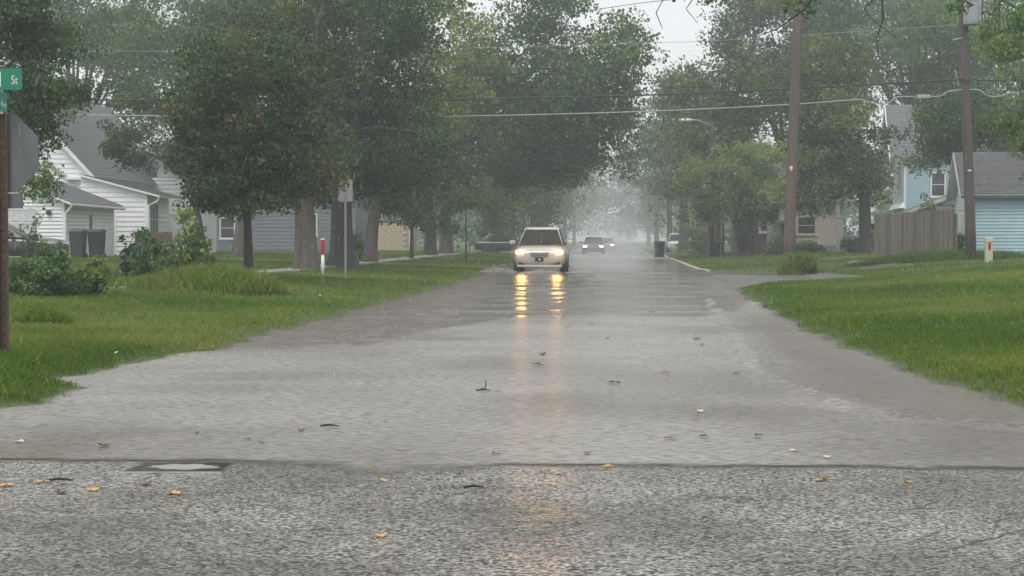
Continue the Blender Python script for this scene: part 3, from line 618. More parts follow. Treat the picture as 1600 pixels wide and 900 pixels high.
def window(parent, o, u, n, w, h, frame=m_trim, fw=.09, bars=(1, 1), sill=True):
    """o: lower left corner on the wall plane"""
    o = Vector(o); u = Vector(u).normalized(); n = Vector(n).normalized(); up = Vector((0, 0, 1))
    def bar(mb, u0, u1, v0, v1, d0, d1): mb.loft([[o + u * a + up * b + n * d0 for a, b in ((u0, v0), (u1, v0), (u1, v1), (u0, v1))], [o + u * a + up * b + n * d1 for a, b in ((u0, v0), (u1, v0), (u1, v1), (u0, v1))]])
    W = MB()
    bar(W, -fw, w + fw, -fw, 0, -.02, .045); bar(W, -fw, w + fw, h, h + fw, -.02, .045); bar(W, -fw, 0, 0, h, -.02, .043); bar(W, w, w + fw, 0, h, -.02, .043)
    for k in range(1, bars[0] + 1): bar(W, 0, w, h * k / (bars[0] + 1) - .02, h * k / (bars[0] + 1) + .02, -.02, .03)
    for k in range(1, bars[1]): bar(W, w * k / bars[1] - .015, w * k / bars[1] + .015, 0, h, -.02, .028)
    f = W.build('window', frame, parent)
    g_ = MB(); bar(g_, 0, w, 0, h, -.02, .008); g_.build('pane', m_glass, f)
    if sill: s_ = MB(); bar(s_, -fw - .04, w + fw + .04, -fw - .05, -fw - .003, -.02, .09); s_.build('sill', frame, f)
    return f
def roof(parent, e0, e1, r1, r0, m, row=.16, thick=.05, name='roof'):
    """slope e0-e1 (eave) up to r0-r1 (ridge), laid in shingle rows that are sub-parts"""
    e0, e1, r0, r1 = map(Vector, (e0, e1, r0, r1)); nrm = (e1 - e0).cross(r0 - e0).normalized()
    if nrm.z < 0: nrm = -nrm
    R_ = MB().loft([[e0, e1, r1, r0], [p - nrm * .09 for p in (e0, e1, r1, r0)]]).build(name, m_trim, parent)
    L_ = (r0 - e0).length; n = max(2, int(L_ / row))
    for k in range(n):
        a, b = k / n, min(1, (k + 1) / n + .02)
        p = [e0.lerp(r0, a) + nrm * .028, e1.lerp(r1, a) + nrm * .028, e1.lerp(r1, b) + nrm * .008, e0.lerp(r0, b) + nrm * .008]
        MB().loft([p, [q - nrm * (.024 if i < 2 else .006) for i, q in enumerate(p)]]).build('shingle_row', m, R_)
    return R_
X, Yv, Zv = Vector((1, 0, 0)), Vector((0, 1, 0)), Vector((0, 0, 1))
def downspout(parent, pts, r=.045, name='downspout', m=m_trim): MB().tube(pts, r, 8).build(name, m, parent)

# ---- white garage on the left (door faces the cross street)
GZ = float(gz(-24, 72)); G = thing('white_garage', (-23.6, 70, GZ), 'white sided garage with low gable roof and roll-up door', 'garage')
gw, gd, eh, rz_, rh = 5.4, 7.0, 2.52, 2.7, 3.55
MB().bx(-gw + .02, -.02, .02, gd - .02, -.25, eh - .03).build('wall', m_white, G)
MB().prism([(-gw + .02, .02, eh - .04), (-.02, .02, eh - .04), (-gw / 2, .02, rh - .1)], (0, gd - .04, 0)).build('gable', m_white, G)
hl = [(1.05, 4.25, -.1, 2.12)]
lap_wall(G, (-gw, 0, 0), X, -Yv, eh, lambda v: (0.02, gw - .02), .16, m_white, holes=hl, thick=.05)
lap_wall(G, (-gw, 0, 0), X, -Yv, rh - .12, lambda v: (max(0, (v - eh) / (rh - eh) * gw / 2) + .03, gw - max(0, (v - eh) / (rh - eh) * gw / 2) - .03), .16, m_white, z0=eh, thick=.05)
lap_wall(G, (0, 0, 0), Yv, X, eh, lambda v: (.02, gd - .02), .16, m_white, holes=[(3.3, 3.85, 1.05, 1.95)], thick=.05)
MB().bx(-.07, .045, -.045, .07, -.1, eh).build('corner_board', m_trim, G); MB().bx(-.07, .043, gd - .07, gd + .04, -.1, eh).build('corner_board', m_trim, G)
D = MB().bx(-4.3, -1.2, -.01, .02, -.02, 2.08).build('garage_door', m_trim, G)
for k in range(4): MB().bx(-4.28, -1.22, -.035, -.011, .01 + k * .52, .50 + k * .52).build('door_panel', mat('garage_door_panel', (.70, .71, .71), .5), D, bevel=.012)
for x0, x1, z0, z1 in ((-4.42, -4.3, -.05, 2.2), (-1.2, -1.06, -.05, 2.2), (-4.299, -1.201, 2.08, 2.2)): MB().bx(x0, x1, -.05, .01, z0, z1).build('door_trim', m_trim, G)
lp = MB().lathe([(.03, 0), (.10, .02), (.12, .16), (.05, .22)], (-.62, -.13, 1.86), 12).build('wall_lamp', mat('lamp_dark_metal', (.06, .055, .05), .5), G, True)
window(G, (0, 3.35, 1.1), Yv, X, .45, .8, bars=(0, 1))
sl = (rh - eh) / (gw / 2)
roof(G, (.42, -.3, eh - .42 * sl), (.42, gd + .35, eh - .42 * sl), (-gw / 2, gd + .35, rh), (-gw / 2, -.3, rh), m_shin, .2)
roof(G, (-gw - .42, -.3, eh - .42 * sl), (-gw - .42, gd + .35, eh - .42 * sl), (-gw / 2, gd + .35, rh), (-gw / 2, -.3, rh), m_shin, .2)
MB().tube([(.46, -.32, eh - .5 * sl - .06), (.46, gd + .37, eh - .5 * sl - .10)], .06, 8).build('gutter', m_gut, G)
downspout(G, [(.46, -.25, eh - .26), (.30, -.12, eh - .42), (.10, -.10, eh - .62), (.085, -.10, .05)], .055)

# ---- white house behind it
HZ = float(gz(-25, 82)); H_ = thing('white_house', (-26.0, 81, HZ), 'white clapboard house with steep grey roof and lean-to wing', 'house')
ew, ez, rx_, rzz, hl_ = 8.0, 4.25, -4.0, 8.6, 16.0
MB().bx(-ew, -.02, .02, hl_, -.3, ez).build('wall', m_white, H_)
MB().prism([(-ew, .02, ez), (-.02, .02, ez), (rx_, .02, rzz - .1)], (0, hl_ - .02, 0)).build('gable', m_white, H_)
lap_wall(H_, (-5.0, 0, 0), X, -Yv, 7.4, lambda v: (max(0, 0), 5 - max(0, (v - ez) / (rzz - ez) * 4) - .02), .24, m_white, z0=2.4, thick=.035)
sl2 = (rzz - ez) / 4
roof(H_, (.35, -.35, ez - .35 * sl2), (.35, hl_ + .3, ez - .35 * sl2), (rx_, hl_ + .3, rzz), (rx_, -.35, rzz), m_shin, .24)
roof(H_, (-ew - .35, -.35, ez - .35 * sl2), (-ew - .35, hl_ + .3, ez - .35 * sl2), (rx_, hl_ + .3, rzz), (rx_, -.35, rzz), m_shin, .3)
MB().loft([[(.40, -.40, ez - .62), (.40, -.36, ez - .62), (.40, -.36, ez - .38), (.40, -.40, ez - .38)], [(rx_, -.40, rzz - .25), (rx_, -.36, rzz - .25), (rx_, -.36, rzz + .0), (rx_, -.40, rzz + .0)]]).build('rake_board', m_trim, H_)
MB().bx(-1.1, .36, -.37, .0, ez - .50, ez - .39).build('eave_return', m_trim, H_)
downspout(H_, [(-2.4, -.1, 6.2), (-2.4, -.1, 5.0), (-1.9, -.12, 4.55), (-.72, -.14, 3.5), (-.72, -.14, 2.4)], .06, m=m_gut)
# lean-to wing
wx0, wx1, wd = -.1, 3.15, 4.0; wz0, wz1 = 3.95, 3.10
MB().prism([(wx0, -.98, -.3), (wx1 - .02, -.98, -.3), (wx1 - .02, -.98, wz1 - .03), (wx0, -.98, wz0 - .03)], (0, wd, 0)).build('wing_wall', m_white, H_)
lap_wall(H_, (wx0, -1.0, 0), X, -Yv, wz0 - .1, lambda v: (0, (wx1 - wx0) * (1 if v <= wz1 else max(0, (wz0 - v) / (wz0 - wz1)))), .24, m_white, thick=.035)
lap_wall(H_, (wx1, -1.0, 0), Yv, X, wz1, lambda v: (0.02, wd), .24, m_white, holes=[(.55, 2.0, .95, 2.6)], thick=.035)
MB().bx(wx1 - .08, wx1 + .05, -1.06, -.93, -.2, wz1 + .02).build('corner_board', m_trim, H_)
MB().bx(wx0 + 1.35, wx0 + 1.75, -1.05, -1.0, -.2, 2.35).build('back_door', m_trim, H_)
window(H_, (wx1, -.4, 1.05), Yv, X, 1.35, 1.5, bars=(1, 3))
roof(H_, (wx1 + .75, -1.3, wz1 - .17), (wx1 + .75, wd - .7, wz1 - .17), (wx0, wd - .7, wz0 + .03), (wx0, -1.3, wz0 + .03), m_shin_d, .22)
downspout(H_, [(wx1 + .7, -1.2, wz1 - .25), (wx1 + .55, -1.12, wz1 - .45), (wx1 + .12, -1.1, wz1 - .65), (wx1 + .1, -1.1, .0)], .055)
# rear wing with dormer
MB().bx(-.5, 2.6, 11.0, 15.5, -.3, 4.25).build('rear_wall', m_white, H_)
lap_wall(H_, (-.5, 10.98, 0), X, -Yv, 4.25, lambda v: (0, 3.1), .24, m_white, z0=2.2, thick=.035)
roof(H_, (3.1, 10.5, 4.1), (3.1, 15.9, 4.1), (-.9, 15.9, 6.3), (-.9, 10.5, 6.3), m_shin, .26)
DM = MB().bx(.3, 1.7, 11.2, 13.4, 4.3, 6.0).build('dormer', m_trim, H_)
window(H_, (.65, 11.2, 4.85), X, -Yv, .6, .8)
roof(H_, (-.1, 10.9, 5.75), (-.1, 13.4, 5.75), (1.0, 13.4, 6.5), (1.0, 10.9, 6.5), m_shin, .2, name='dormer_roof'); roof(H_, (2.1, 10.9, 5.75), (2.1, 13.4, 5.75), (1.0, 13.4, 6.5), (1.0, 10.9, 6.5), m_shin, .2, name='dormer_roof')

# ---- blue-grey house
BZ = float(gz(-26, 112)); B = thing('grey_house', (-30, 112, BZ), 'plain blue-grey house with white window trim behind the tree trunks', 'house')
MB().bx(0, 12.4, .03, 9, -.4, 4.0).build('wall', m_greyblue, B)
lap_wall(B, (0, 0, -.1), X, -Yv, 4.0, lambda v: (0, 12.4), .25, m_greyblue, holes=[(3.05, 4.15, 1.0, 2.5), (8.8, 9.8, 1.2, 2.7)], thick=.03)
window(B, (3.15, 0, .95), X, -Yv, .9, 1.3); window(B, (8.9, 0, 1.15), X, -Yv, .8, 1.35)
roof(B, (-.4, -.5, 3.9), (12.8, -.5, 3.9), (12.8, 4.5, 6.4), (-.4, 4.5, 6.4), m_shin_d, .4)
# ---- cream brick wall
CZ = float(gz(-19, 132)); Cw = thing('cream_brick_garage', (-19.2, 132, CZ), 'small cream brick outbuilding with flat top beyond the lawn', 'building')
MB().bx(0, 2.75, .06, 5, -.3, 2.3).build('wall', mat('mortar', (.42, .38, .30), .9), Cw)
br = MB().bx(0, .50, 0, .12, 0, .20).mesh('brick', m_cream)
for r_ in range(10):
    for c_ in range(6):
        x = c_ * .52 - (.26 if r_ % 2 else 0)
        if -.02 <= x <= 2.26:
            b_ = bpy.data.objects.new('brick', br); COL.objects.link(b_); b_.parent = Cw; b_.location = (x, -.02 + random.uniform(-.008, .008), -.05 + r_ * .225)
MB().bx(-.08, 2.83, -.1, 5.1, 2.30, 2.42).build('coping', m_found, Cw); MB().bx(2.752, 2.9, -.05, .1, -.2, 2.4).build('corner_post', m_trim, Cw)

# ---- beige house and brown brick house on the right
EZ = float(gz(10, 96)); E = thing('beige_house', (9.35, 96, EZ), 'beige house with grey windows seen behind the utility pole', 'house')
MB().bx(0, 3.6, 0, 8, -.4, 3.0).build('wall', m_beige, E); MB().bx(-.03, 3.63, -.04, .0, -.4, .45).build('foundation', m_found, E)
window(E, (1.05, 0, 1.15), X, -Yv, .95, .9, frame=m_beige, bars=(1, 1)); window(E, (0, 2.0, 1.2), Yv, -X, .8, 1.0, frame=m_trim)
MB().bx(-.25, .7, -.8, .0, 1.75, 1.86).build('porch_hood', m_shin_d, E); MB().tube([(.62, -.75, -.2), (.62, -.75, 1.75)], .04, 8).build('porch_post', m_shin_d, E); MB().bx(.1, .9, -.05, 0, -.1, 1.7).build('door', m_shin_d, E)
roof(E, (-.5, -.5, 2.95), (4.1, -.5, 2.95), (4.1, 4, 5.3), (-.5, 4, 5.3), m_shin, .3)
NZ = float(gz(9, 108)); Nn = thing('brown_house', (7.9, 108, NZ), 'brown house wall with one bright white window frame', 'house')
MB().bx(0, 2.6, 0, 7, -.4, 3.0).build('wall', m_brown, Nn)
for k in range(11): MB().bx(.0, 2.6, -.02, -.001, -.3 + k * .3, -.02 + k * .3).build('siding_board', m_brown, Nn)
window(Nn, (1.42, -.02, 1.45), X, -Yv, .62, .72, fw=.14)
roof(Nn, (-.4, -.4, 2.95), (3, -.4, 2.95), (3, 3.5, 4.9), (-.4, 3.5, 4.9), m_shin_d, .3)

# ---- blue garage
c0 = base(1514, 404); ROT = R(-6.0)
K = thing('blue_garage', (c0.x, c0.y, c0.z), 'pale blue sided garage with dark shingle roof and white side door', 'garage', rz=ROT)
kw, kd, keh = 7.0, 5.0, 2.62; kr = 4.1
MB().bx(.02, kw, .02, kd - .02, -.3, keh - .02).build('wall', m_blue, K); MB().prism([(.02, .02, keh - .03), (.02, kd - .02, keh - .03), (.02, kd / 2, kr - .1)], (kw - .02, 0, 0)).build('gable', m_mint, K)
lap_wall(K, (0, 0, -.1), X, -Yv, keh + .1, lambda v: (.02, kw), .125, m_blue, thick=.030)
lap_wall(K, (0, kd, -.1), -Yv, -X, keh + .1, lambda v: (.02, kd - .02), .125, m_mint, holes=[(1.5, 4.3, -.2, 2.05)], thick=.030)
lap_wall(K, (0, kd, 0), -Yv, -X, kr - .1, lambda v: (max(.02, (v - keh) / (kr - keh) * kd / 2), kd - max(.02, (v - keh) / (kr - keh) * kd / 2)), .125, m_mint, z0=keh, thick=.030)
dr = MB().bx(-.05, .01, .80, 3.4, -.15, 1.86).build('side_door', m_trim, K)
for z0, z1 in ((.1, .85), (.98, 1.75)):
    for y0 in (.95, 2.2): MB().bx(-.07, -.051, y0, y0 + 1.05, z0, z1).build('door_panel', m_trim, dr, bevel=.01)
for y0, y1 in ((.70, .80), (3.4, 3.5)): MB().bx(-.07, .01, y0, y1, -.15, 1.96).build('door_trim', m_trim, K)
MB().bx(-.072, .01, .801, 3.399, 1.861, 1.96).build('door_trim', m_trim, K)
MB().bx(-.045, .06, -.04, .05, -.2, keh).build('corner_board', m_mint, K); MB().bx(-.045, .06, kd - .05, kd + .04, -.2, keh).build('corner_board', m_mint, K)
sl3 = (kr - keh) / (kd / 2)
roof(K, (-.35, -.35, keh - .35 * sl3), (kw + .3, -.35, keh - .35 * sl3), (kw + .3, kd / 2, kr), (-.35, kd / 2, kr), m_shin_d, .17)
roof(K, (-.35, kd + .35, keh - .35 * sl3), (kw + .3, kd + .35, keh - .35 * sl3), (kw + .3, kd / 2, kr), (-.35, kd / 2, kr), m_shin_d, .17)
for s_ in (0, 1):
    ya, yb = (-.36, kd / 2) if s_ == 0 else (kd + .36, kd / 2); q = [(-.39, ya, keh - .36 * sl3 - .20), (-.39, ya, keh - .36 * sl3 + .0), (-.39, yb, kr + .0), (-.39, yb, kr - .22)]
    MB().prism(q, (.03, 0, 0)).build('rake_board', m_gut, K)
MB().bx(-.34, kw, -.37, -.33, keh - .35 * sl3 - .16, keh - .35 * sl3 - .06).build('fascia', mat('dark_fascia', (.08, .08, .085), .5), K)

# ---- blue two-storey house
hb = onground(1413, 92); Hb = thing('blue_house', (hb.x, hb.y, hb.z), 'two-storey pale blue house with steep gable behind the wood fence', 'house', rz=R(-4.5))
bw, bd, beh, brr = 2.9, 6.6, 5.5, 8.3
MB().bx(.02, bw, .02, bd - .02, -.3, beh).build('wall', m_blue, Hb); MB().prism([(.02, .02, beh - .02), (.02, bd - .02, beh - .02), (.02, bd / 2, brr - .1)], (bw, 0, 0)).build('gable', m_mint, Hb)
lap_wall(Hb, (0, 0, 0), X, -Yv, beh, lambda v: (.02, bw), .15, m_blue, z0=1.2, holes=[(1.35, 2.2, 3.0, 4.4)])
lap_wall(Hb, (0, bd, 0), -Yv, -X, beh, lambda v: (.02, bd - .02), .15, m_mint, z0=1.0, holes=[(2.2, 4.4, 3.4, 4.9)])
lap_wall(Hb, (0, bd, 0), -Yv, -X, brr - .1, lambda v: (max(.02, (v - beh) / (brr - beh) * bd / 2), bd - max(.02, (v - beh) / (brr - beh) * bd / 2)), .15, m_mint, z0=beh)
window(Hb, (0, 4.2, 3.5), -Yv, -X, .8, 1.3); window(Hb, (0, 3.1, 3.5), -Yv, -X, .8, 1.3); window(Hb, (1.45, 0, 3.1), X, -Yv, .65, 1.2)
window(Hb, (0, 3.4, 1.0), -Yv, -X, .9, 1.4); window(Hb, (0, 1.5, 1.0), -Yv, -X, .7, 1.4)
MB().bx(-.05, .08, -.05, .08, -.2, beh).build('corner_board', m_trim, Hb); MB().bx(-.05, .08, bd - .08, bd + .05, -.2, beh).build('corner_board', m_trim, Hb)
MB().loft([[(-.06, -.05, 2.75), (-.06, bd + .05, 2.75), (.0, bd + .05, 2.75), (.0, -.05, 2.75)], [(-.32, -.2, 2.42), (-.32, bd + .2, 2.42), (0, bd + .2, 2.42), (0, -.2, 2.42)]]).build('skirt_roof', m_mint, Hb)
sb = (brr - beh) / (bd / 2)
roof(Hb, (-.8, -.4, beh - .4 * sb), (bw + .4, -.4, beh - .4 * sb), (bw + .4, bd / 2, brr), (-.8, bd / 2, brr), m_shin, .24); roof(Hb, (-.8, bd + .4, beh - .4 * sb), (bw + .4, bd + .4, beh - .4 * sb), (bw + .4, bd / 2, brr), (-.8, bd / 2, brr), m_shin, .24)
for ya, yb in ((-.42, bd / 2), (bd + .42, bd / 2)):
    MB().prism([(-.86, ya, beh - .42 * sb - .24), (-.86, ya, beh - .42 * sb + .03), (-.86, yb, brr + .03), (-.86, yb, brr - .26)], (.05, 0, 0)).build('rake_board', m_trim, Hb)
# porch wing towards the camera with its rake rising to the right
MB().prism([(.55, -3.0, -.3), (4.0, -3.0, -.3), (4.0, -3.0, 3.5), (.55, -3.0, 2.2)], (0, 2.95, 0)).build('porch_wall', m_blue, Hb)
lap_wall(Hb, (.55, -3.02, 0), X, -Yv, 3.45, lambda v: (max(0, (v - 2.2) / 1.3 * 3.4), 3.4), .15, m_blue, z0=1.0)
for x in (-.15, .5): MB().bx(x, x + .12, -3.1, -2.98, -.2, 2.05 + max(0, x) * .35).build('porch_post', m_trim, Hb)
roof(Hb, (-.6, -3.35, 2.05), (-.6, -.1, 2.05), (4.0, -.1, 3.78), (4.0, -3.35, 3.78), m_shin, .25, name='porch_roof')
MB().prism([(-.62, -3.40, 1.86), (-.62, -3.40, 2.05), (4.0, -3.40, 3.80), (4.0, -3.40, 3.58)], (0, .04, 0)).build('rake_board', m_gut, Hb)
roof(Hb, (1.25, -4.0, 1.95), (2.9, -4.0, 1.95), (2.75, -3.1, 2.55), (1.2, -3.1, 2.55), m_shin, .2, name='awning_roof'); MB().prism([(1.2, -4.02, 1.84), (2.92, -4.02, 1.84), (2.92, -4.02, 1.95), (1.2, -4.02, 1.95)], (0, .04, 0)).build('awning_fascia', m_trim, Hb)
downspout(Hb, [(-.5, -3.3, 1.9), (-.2, -3.15, 1.75), (.05, -3.12, 1.5), (.05, -3.12, -.1)], .05)

# ---- wood privacy fence
f0, f1 = base(1366, 403.5), base(1489, 404.5); Fn = thing('wood_fence', f0, 'weathered grey-brown plank privacy fence beside the blue garage', 'fence')
dv = Vector((f1.x - f0.x, f1.y - f0.y, 0)); fl = dv.length; ang = math.atan2(dv.y, dv.x); Fn.rotation_euler = (0, 0, ang)
planks = [mat('fence_wood_%d' % k, c, .8, tuple(v * .6 for v in c), scale=4, bump=.5, bscale=14, stretch=(3, 3, .25)) for k, c in enumerate([(.21, .185, .145), (.17, .155, .125), (.25, .22, .175), (.14, .128, .105)])]
n = int(fl / .142); ww = fl / n
for i in range(n):
    h = 1.78 + .12 * i / n + random.uniform(-.025, .03); mb = MB(); w2 = ww / 2 - .004; xx = (i + .5) * ww
    pr_ = [(xx - w2, -.05), (xx + w2, -.05), (xx + w2, h - .04), (xx + w2 - .03, h), (xx - w2 + .03, h), (xx - w2, h - .04)]
    yo = random.uniform(-.006, .006); mb.prism([(a, yo, b) for a, b in pr_], (0, .02, 0)); mb.build('plank', random.choice(planks), Fn)
for z in (.35, 1.0, 1.55): MB().bx(0, fl, .03, .075, z, z + .09).build('rail', planks[1], Fn)
for x in (.05, fl / 2, fl - .05): MB().bx(x - .05, x + .05, .076, .17, -.3, 1.72).build('post', planks[3], Fn)
q0 = base(168, 408); q0 = Vector((-22.9, 78.2, float(gz(-22.9, 78.2)))); F2 = thing('brown_fence', q0, 'short red-brown plank fence between white garage and lean-to wing', 'fence')
mrb = mat('red_brown_wood', (.12, .07, .05), .8, (.08, .048, .036), scale=4, stretch=(3, 3, .3))
for i in range(12): MB().bx(i * .15, i * .15 + .14, -.01 + random.uniform(-.004, .004), .012, -.1, 1.12 + random.uniform(-.02, .02)).build('plank', mrb, F2)
MB().bx(0, 1.8, .0125, .05, .3, .39).build('rail', mrb, F2); MB().bx(0, 1.8, .0125, .05, .85, .94).build('rail', mrb, F2)

# ================================================================== poles, wires, signs
m_pole = mat('creosote_pole', (.16, .12, .095), .8, (.075, .056, .046), scale=3, bump=.7, bscale=14, stretch=(4, 4, .2))
m_pole_d = mat('dark_pole', (.10, .082, .072), .8, (.05, .042, .038), scale=3, bump=.7, bscale=14, stretch=(4, 4, .2))
m_galv = mat('galvanised_steel', (.42, .44, .45), .42, (.30, .32, .33), scale=8, metal=.5)
m_alu = mat('aluminium_sign_back', (.46, .47, .48), .45, (.36, .37, .38), scale=5, metal=.35)
def pole(name, label, b, top, r0, r1, m, bolts=True):
    T = thing(name, b, label, 'utility pole'); tv = Vector(top) - Vector(b)
    pts = [tv * k / 8 + Vector((0, 0, -.3 if k == 0 else 0)) for k in range(9)]
    MB().tube(pts, list(np.linspace(r0, r1, 9)), 14).build('shaft', m, T, True); return T, tv
b1 = base(1231, 428); t1 = at(1250, -60, b1.y); P1, v1 = pole('utility_pole', 'weathered wooden utility pole rising out of a tall grass clump', b1, t1, .20, .16, m_pole)
for f, wdt in ((.34, .10), (.335, .03)): MB().box(v1 * f + Vector((-.05, -.215, 0)), (wdt, .02, .12)).build('tag', m_trim, P1)
b2 = base(1518, 405); b2.y -= 1.2; b2 = Vector((at(1518, 405, b2.y).x, b2.y, float(gz(b2.x, b2.y)))); t2 = at(1502, -60, b2.y); P2, v2 = pole('utility_pole', 'dark wooden utility pole with transformer at the corner of the blue garage', b2, t2, .19, .15, m_pole_d)
MB().box(v2 * .30 + Vector((.0, -.19, 0)), (.13, .02, .05)).build('tag', m_trim, P2)
tr_ = at(1519, 6, b2.y - .35) - b2
TK = MB().lathe([(.30, -.75), (.31, -.72), (.31, .68), (.25, .76), (.0, .78)], tr_, 18).build('transformer', mat('transformer_grey', (.36, .38, .40), .45), P2, True)
for k in range(5): MB().box(tr_ + Vector((.315 * math.cos(-2.4 + k * .4), .315 * math.sin(-2.4 + k * .4), 0)), (.015, .05, 1.2), Matrix.Rotation(-2.4 + k * .4, 3, 'Z')).build('cooling_fin', MATS['transformer_grey'], TK)
ins = at(1500, 60, b2.y - .1) - b2; MB().tube([ins + Vector((.15, 0, .0)), ins, ins + Vector((-.25, 0, -.06))], .03, 6).build('cable_bracket', m_galv, P2)
MB().box(at(1512, 124, b2.y - .18) - b2, (.30, .12, .10)).build('cable_clamp', m_pole_d, P2)
m_blk = mat('black_cable', (.02, .02, .022), .5); m_gry = mat('grey_cable', (.42, .42, .41), .5)
Yw = b2.y
def wire(name, label, pts, r, m, sag=0.0):
    P = [at(px, py, Y_) for px, py, Y_ in pts]; out = []
    for i in range(len(P) - 1):
        for k in range(10):
            f = k / 10
            p0, p1, p2, p3 = P[max(0, i - 1)], P[i], P[i + 1], P[min(len(P) - 1, i + 2)]
            out.append(.5 * ((2 * p1) + (p2 - p0) * f + (2 * p0 - 5 * p1 + 4 * p2 - p3) * f * f + (3 * p1 - p0 - 3 * p2 + p3) * f ** 3))
    out.append(P[-1]); o = MB().tube(out, r, 5).build(name, m, None, True); tag(o, label, 'cable'); return o
wire('telephone_cable', 'thick black cable strung across the street to the transformer pole', [(-120, 152, Yw), (160, 156, Yw), (540, 159, Yw), (840, 153, Yw), (1030, 148, Yw), (1270, 137, Yw), (1510, 124, Yw - .15)], .030, m_blk)
wire('telephone_cable', 'black cable leaving the transformer pole over the blue garage', [(1510, 124, Yw - .15), (1560, 126, Yw), (1640, 124, Yw), (1760, 120, Yw)], .028, m_blk)
wire('grey_cable', 'pale grey cable strung under the thick black cable', [(-120, 177, Yw), (160, 180, Yw), (510, 184, Yw), (800, 180, Yw), (1040, 173, Yw), (1240, 163, Yw), (1335, 156, Yw), (1350, 157, Yw), (1368, 162, Yw), (1388, 161, Yw), (1402, 152, Yw), (1430, 151, Yw)], .022, m_gry)
wire('grey_cable', 'pale grey cable tail looping from the splice box to the pole', [(1452, 151, Yw), (1470, 150, Yw), (1482, 143, Yw), (1508, 140, Yw - .1)], .022, m_gry)
wire('grey_cable', 'pale grey cable loop on the garage side of the transformer pole', [(1514, 140, Yw - .1), (1530, 141, Yw), (1545, 150, Yw), (1565, 150, Yw), (1580, 145, Yw), (1640, 142, Yw)], .02, m_gry)
o = MB().box(at(1443, 151, Yw), (.50, .10, .14)).build('splice_box', m_gry, None, bevel=.03); tag(o, 'small grey splice box hanging on the pale cable', 'splice box')
wire('power_line', 'thin single wire crossing the white gap of sky', [(-120, 78, Yw + 2), (260, 80, Yw + 2), (640, 77, Yw + 2), (1020, 67, Yw + 2), (1160, 61, Yw + 2), (1508, 38, Yw)], .009, m_gry)
wire('power_line', 'thin wire meeting the thick black cable over the road', [(520, 158, Yw + .3), (800, 151, Yw + .3), (1010, 130, Yw + .3), (1240, 92, Yw + .3), (1500, 62, Yw)], .009, m_blk)
wire('power_line', 'thin dark wire at the top of the sky gap', [(900, 20, Yw + 3), (1000, 5, Yw + 3), (1120, -8, Yw + 3), (1500, -50, Yw)], .012, m_blk)

# street lamp on a pole hidden in the foliage of the right-hand trees
Ls = onground(1112, 100); SLP = thing('street_lamp', Ls, 'pale cobra-head street lamp on a long arm over the road', 'street lamp')
hd = at(1072, 187, 100) - Ls; MB().tube([(0, 0, -.2), (0, 0, hd.z - .5), (0, 0, hd.z - .2)], [.11, .09, .08], 10).build('post', m_pole_d, SLP, True)
MB().tube([(0, 0, hd.z - .4), (hd.x * .5, 0, hd.z - .05), (hd.x + .25, 0, hd.z)], .035, 8).build('arm', m_galv, SLP, True)
MB().loft([[(hd.x + x, y, hd.z + z) for y, z in ((-w_, -.05), (w_, -.05), (w_ * .7, h_), (-w_ * .7, h_))] for x, w_, h_ in ((-.42, .06, .02), (-.3, .16, .06), (.1, .16, .09), (.34, .07, .05))]).build('lamp_head', mat('lamp_head_white', (.75, .76, .76), .4), SLP)

# stop sign seen from behind, with street name blades
sb_ = base(7, 556); SY = sb_.y; s_ = sp(SY)
m_rust = mat('rusty_post', (.105, .062, .042), .7, (.052, .034, .026), scale=9, bump=.4, bscale=40, stretch=(1, 1, .4))
m_green = mat('sign_green', (.004, .22, .13), .4, (.004, .19, .115), scale=3); m_text = mat('sign_white', (.80, .82, .82), .5)
m_back = mat('sign_back_grey', (.135, .142, .15), .5, (.105, .11, .118), scale=6)
S = thing('stop_sign', sb_, 'octagonal stop sign seen from behind on a rusty post with green street name blades', 'road sign')
zt = at(7, 178, SY).z - sb_.z
U = MB()
for x0, x1, y0, y1 in ((-.040, -.034, -.02, .02), (.034, .040, -.02, .02), (-.0339, .0339, .012, .02), (-.055, -.0401, -.024, -.018), (.0401, .055, -.024, -.018)): U.bx(x0, x1, y0, y1, -.3, zt + .45)
U.build('post', m_rust, S)
for k in range(22): MB().lathe([(.008, 0), (.008, .006)], (0, .0055, .1 + k * .10), 8, 'y').build('hole', mat('post_hole', (.012, .01, .009), .9), S)
zc = zt - .375; oc = [(.406 * math.cos(math.pi / 8 + k * math.pi / 4), .406 * math.sin(math.pi / 8 + k * math.pi / 4)) for k in range(8)]
plate = MB().prism([(x - .035, .024, zc + z) for x, z in oc], (0, .004, 0)).build('octagon_plate', m_back, S)
MB().prism([(x * .995 - .035, .0285, zc + z * .995) for x, z in oc], (0, .002, 0)).build('red_face', mat('sign_red', (.35, .01, .015), .4), plate)
MB().bx(-.26, .185, .024, .028, zc - .53, zc - .385).build('supplementary_plate', m_back, S, bevel=.0)
def font(txt, size, m, parent, M, ext=.0012):
    cu = bpy.data.curves.new('txt', 'FONT'); cu.body = txt; cu.size = size; cu.extrude = ext; tmp = bpy.data.objects.new('txt', cu); COL.objects.link(tmp)
    dg = bpy.context.evaluated_depsgraph_get(); me = bpy.data.meshes.new_from_object(tmp.evaluated_get(dg)); bpy.data.objects.remove(tmp)
    me.materials.clear(); me.materials.append(m); me.name = 'lettering'; o = link_mesh('lettering', me, parent); o.matrix_local = M; return o
def zat(py): return at(7, py, SY).z - sb_.z
def xat(px): return at(px, 150, SY).x - sb_.x
bz0, bz1 = zat(141), zat(107.5); bx1 = xat(36.5)
mb = MB(); rc = .018; q = []
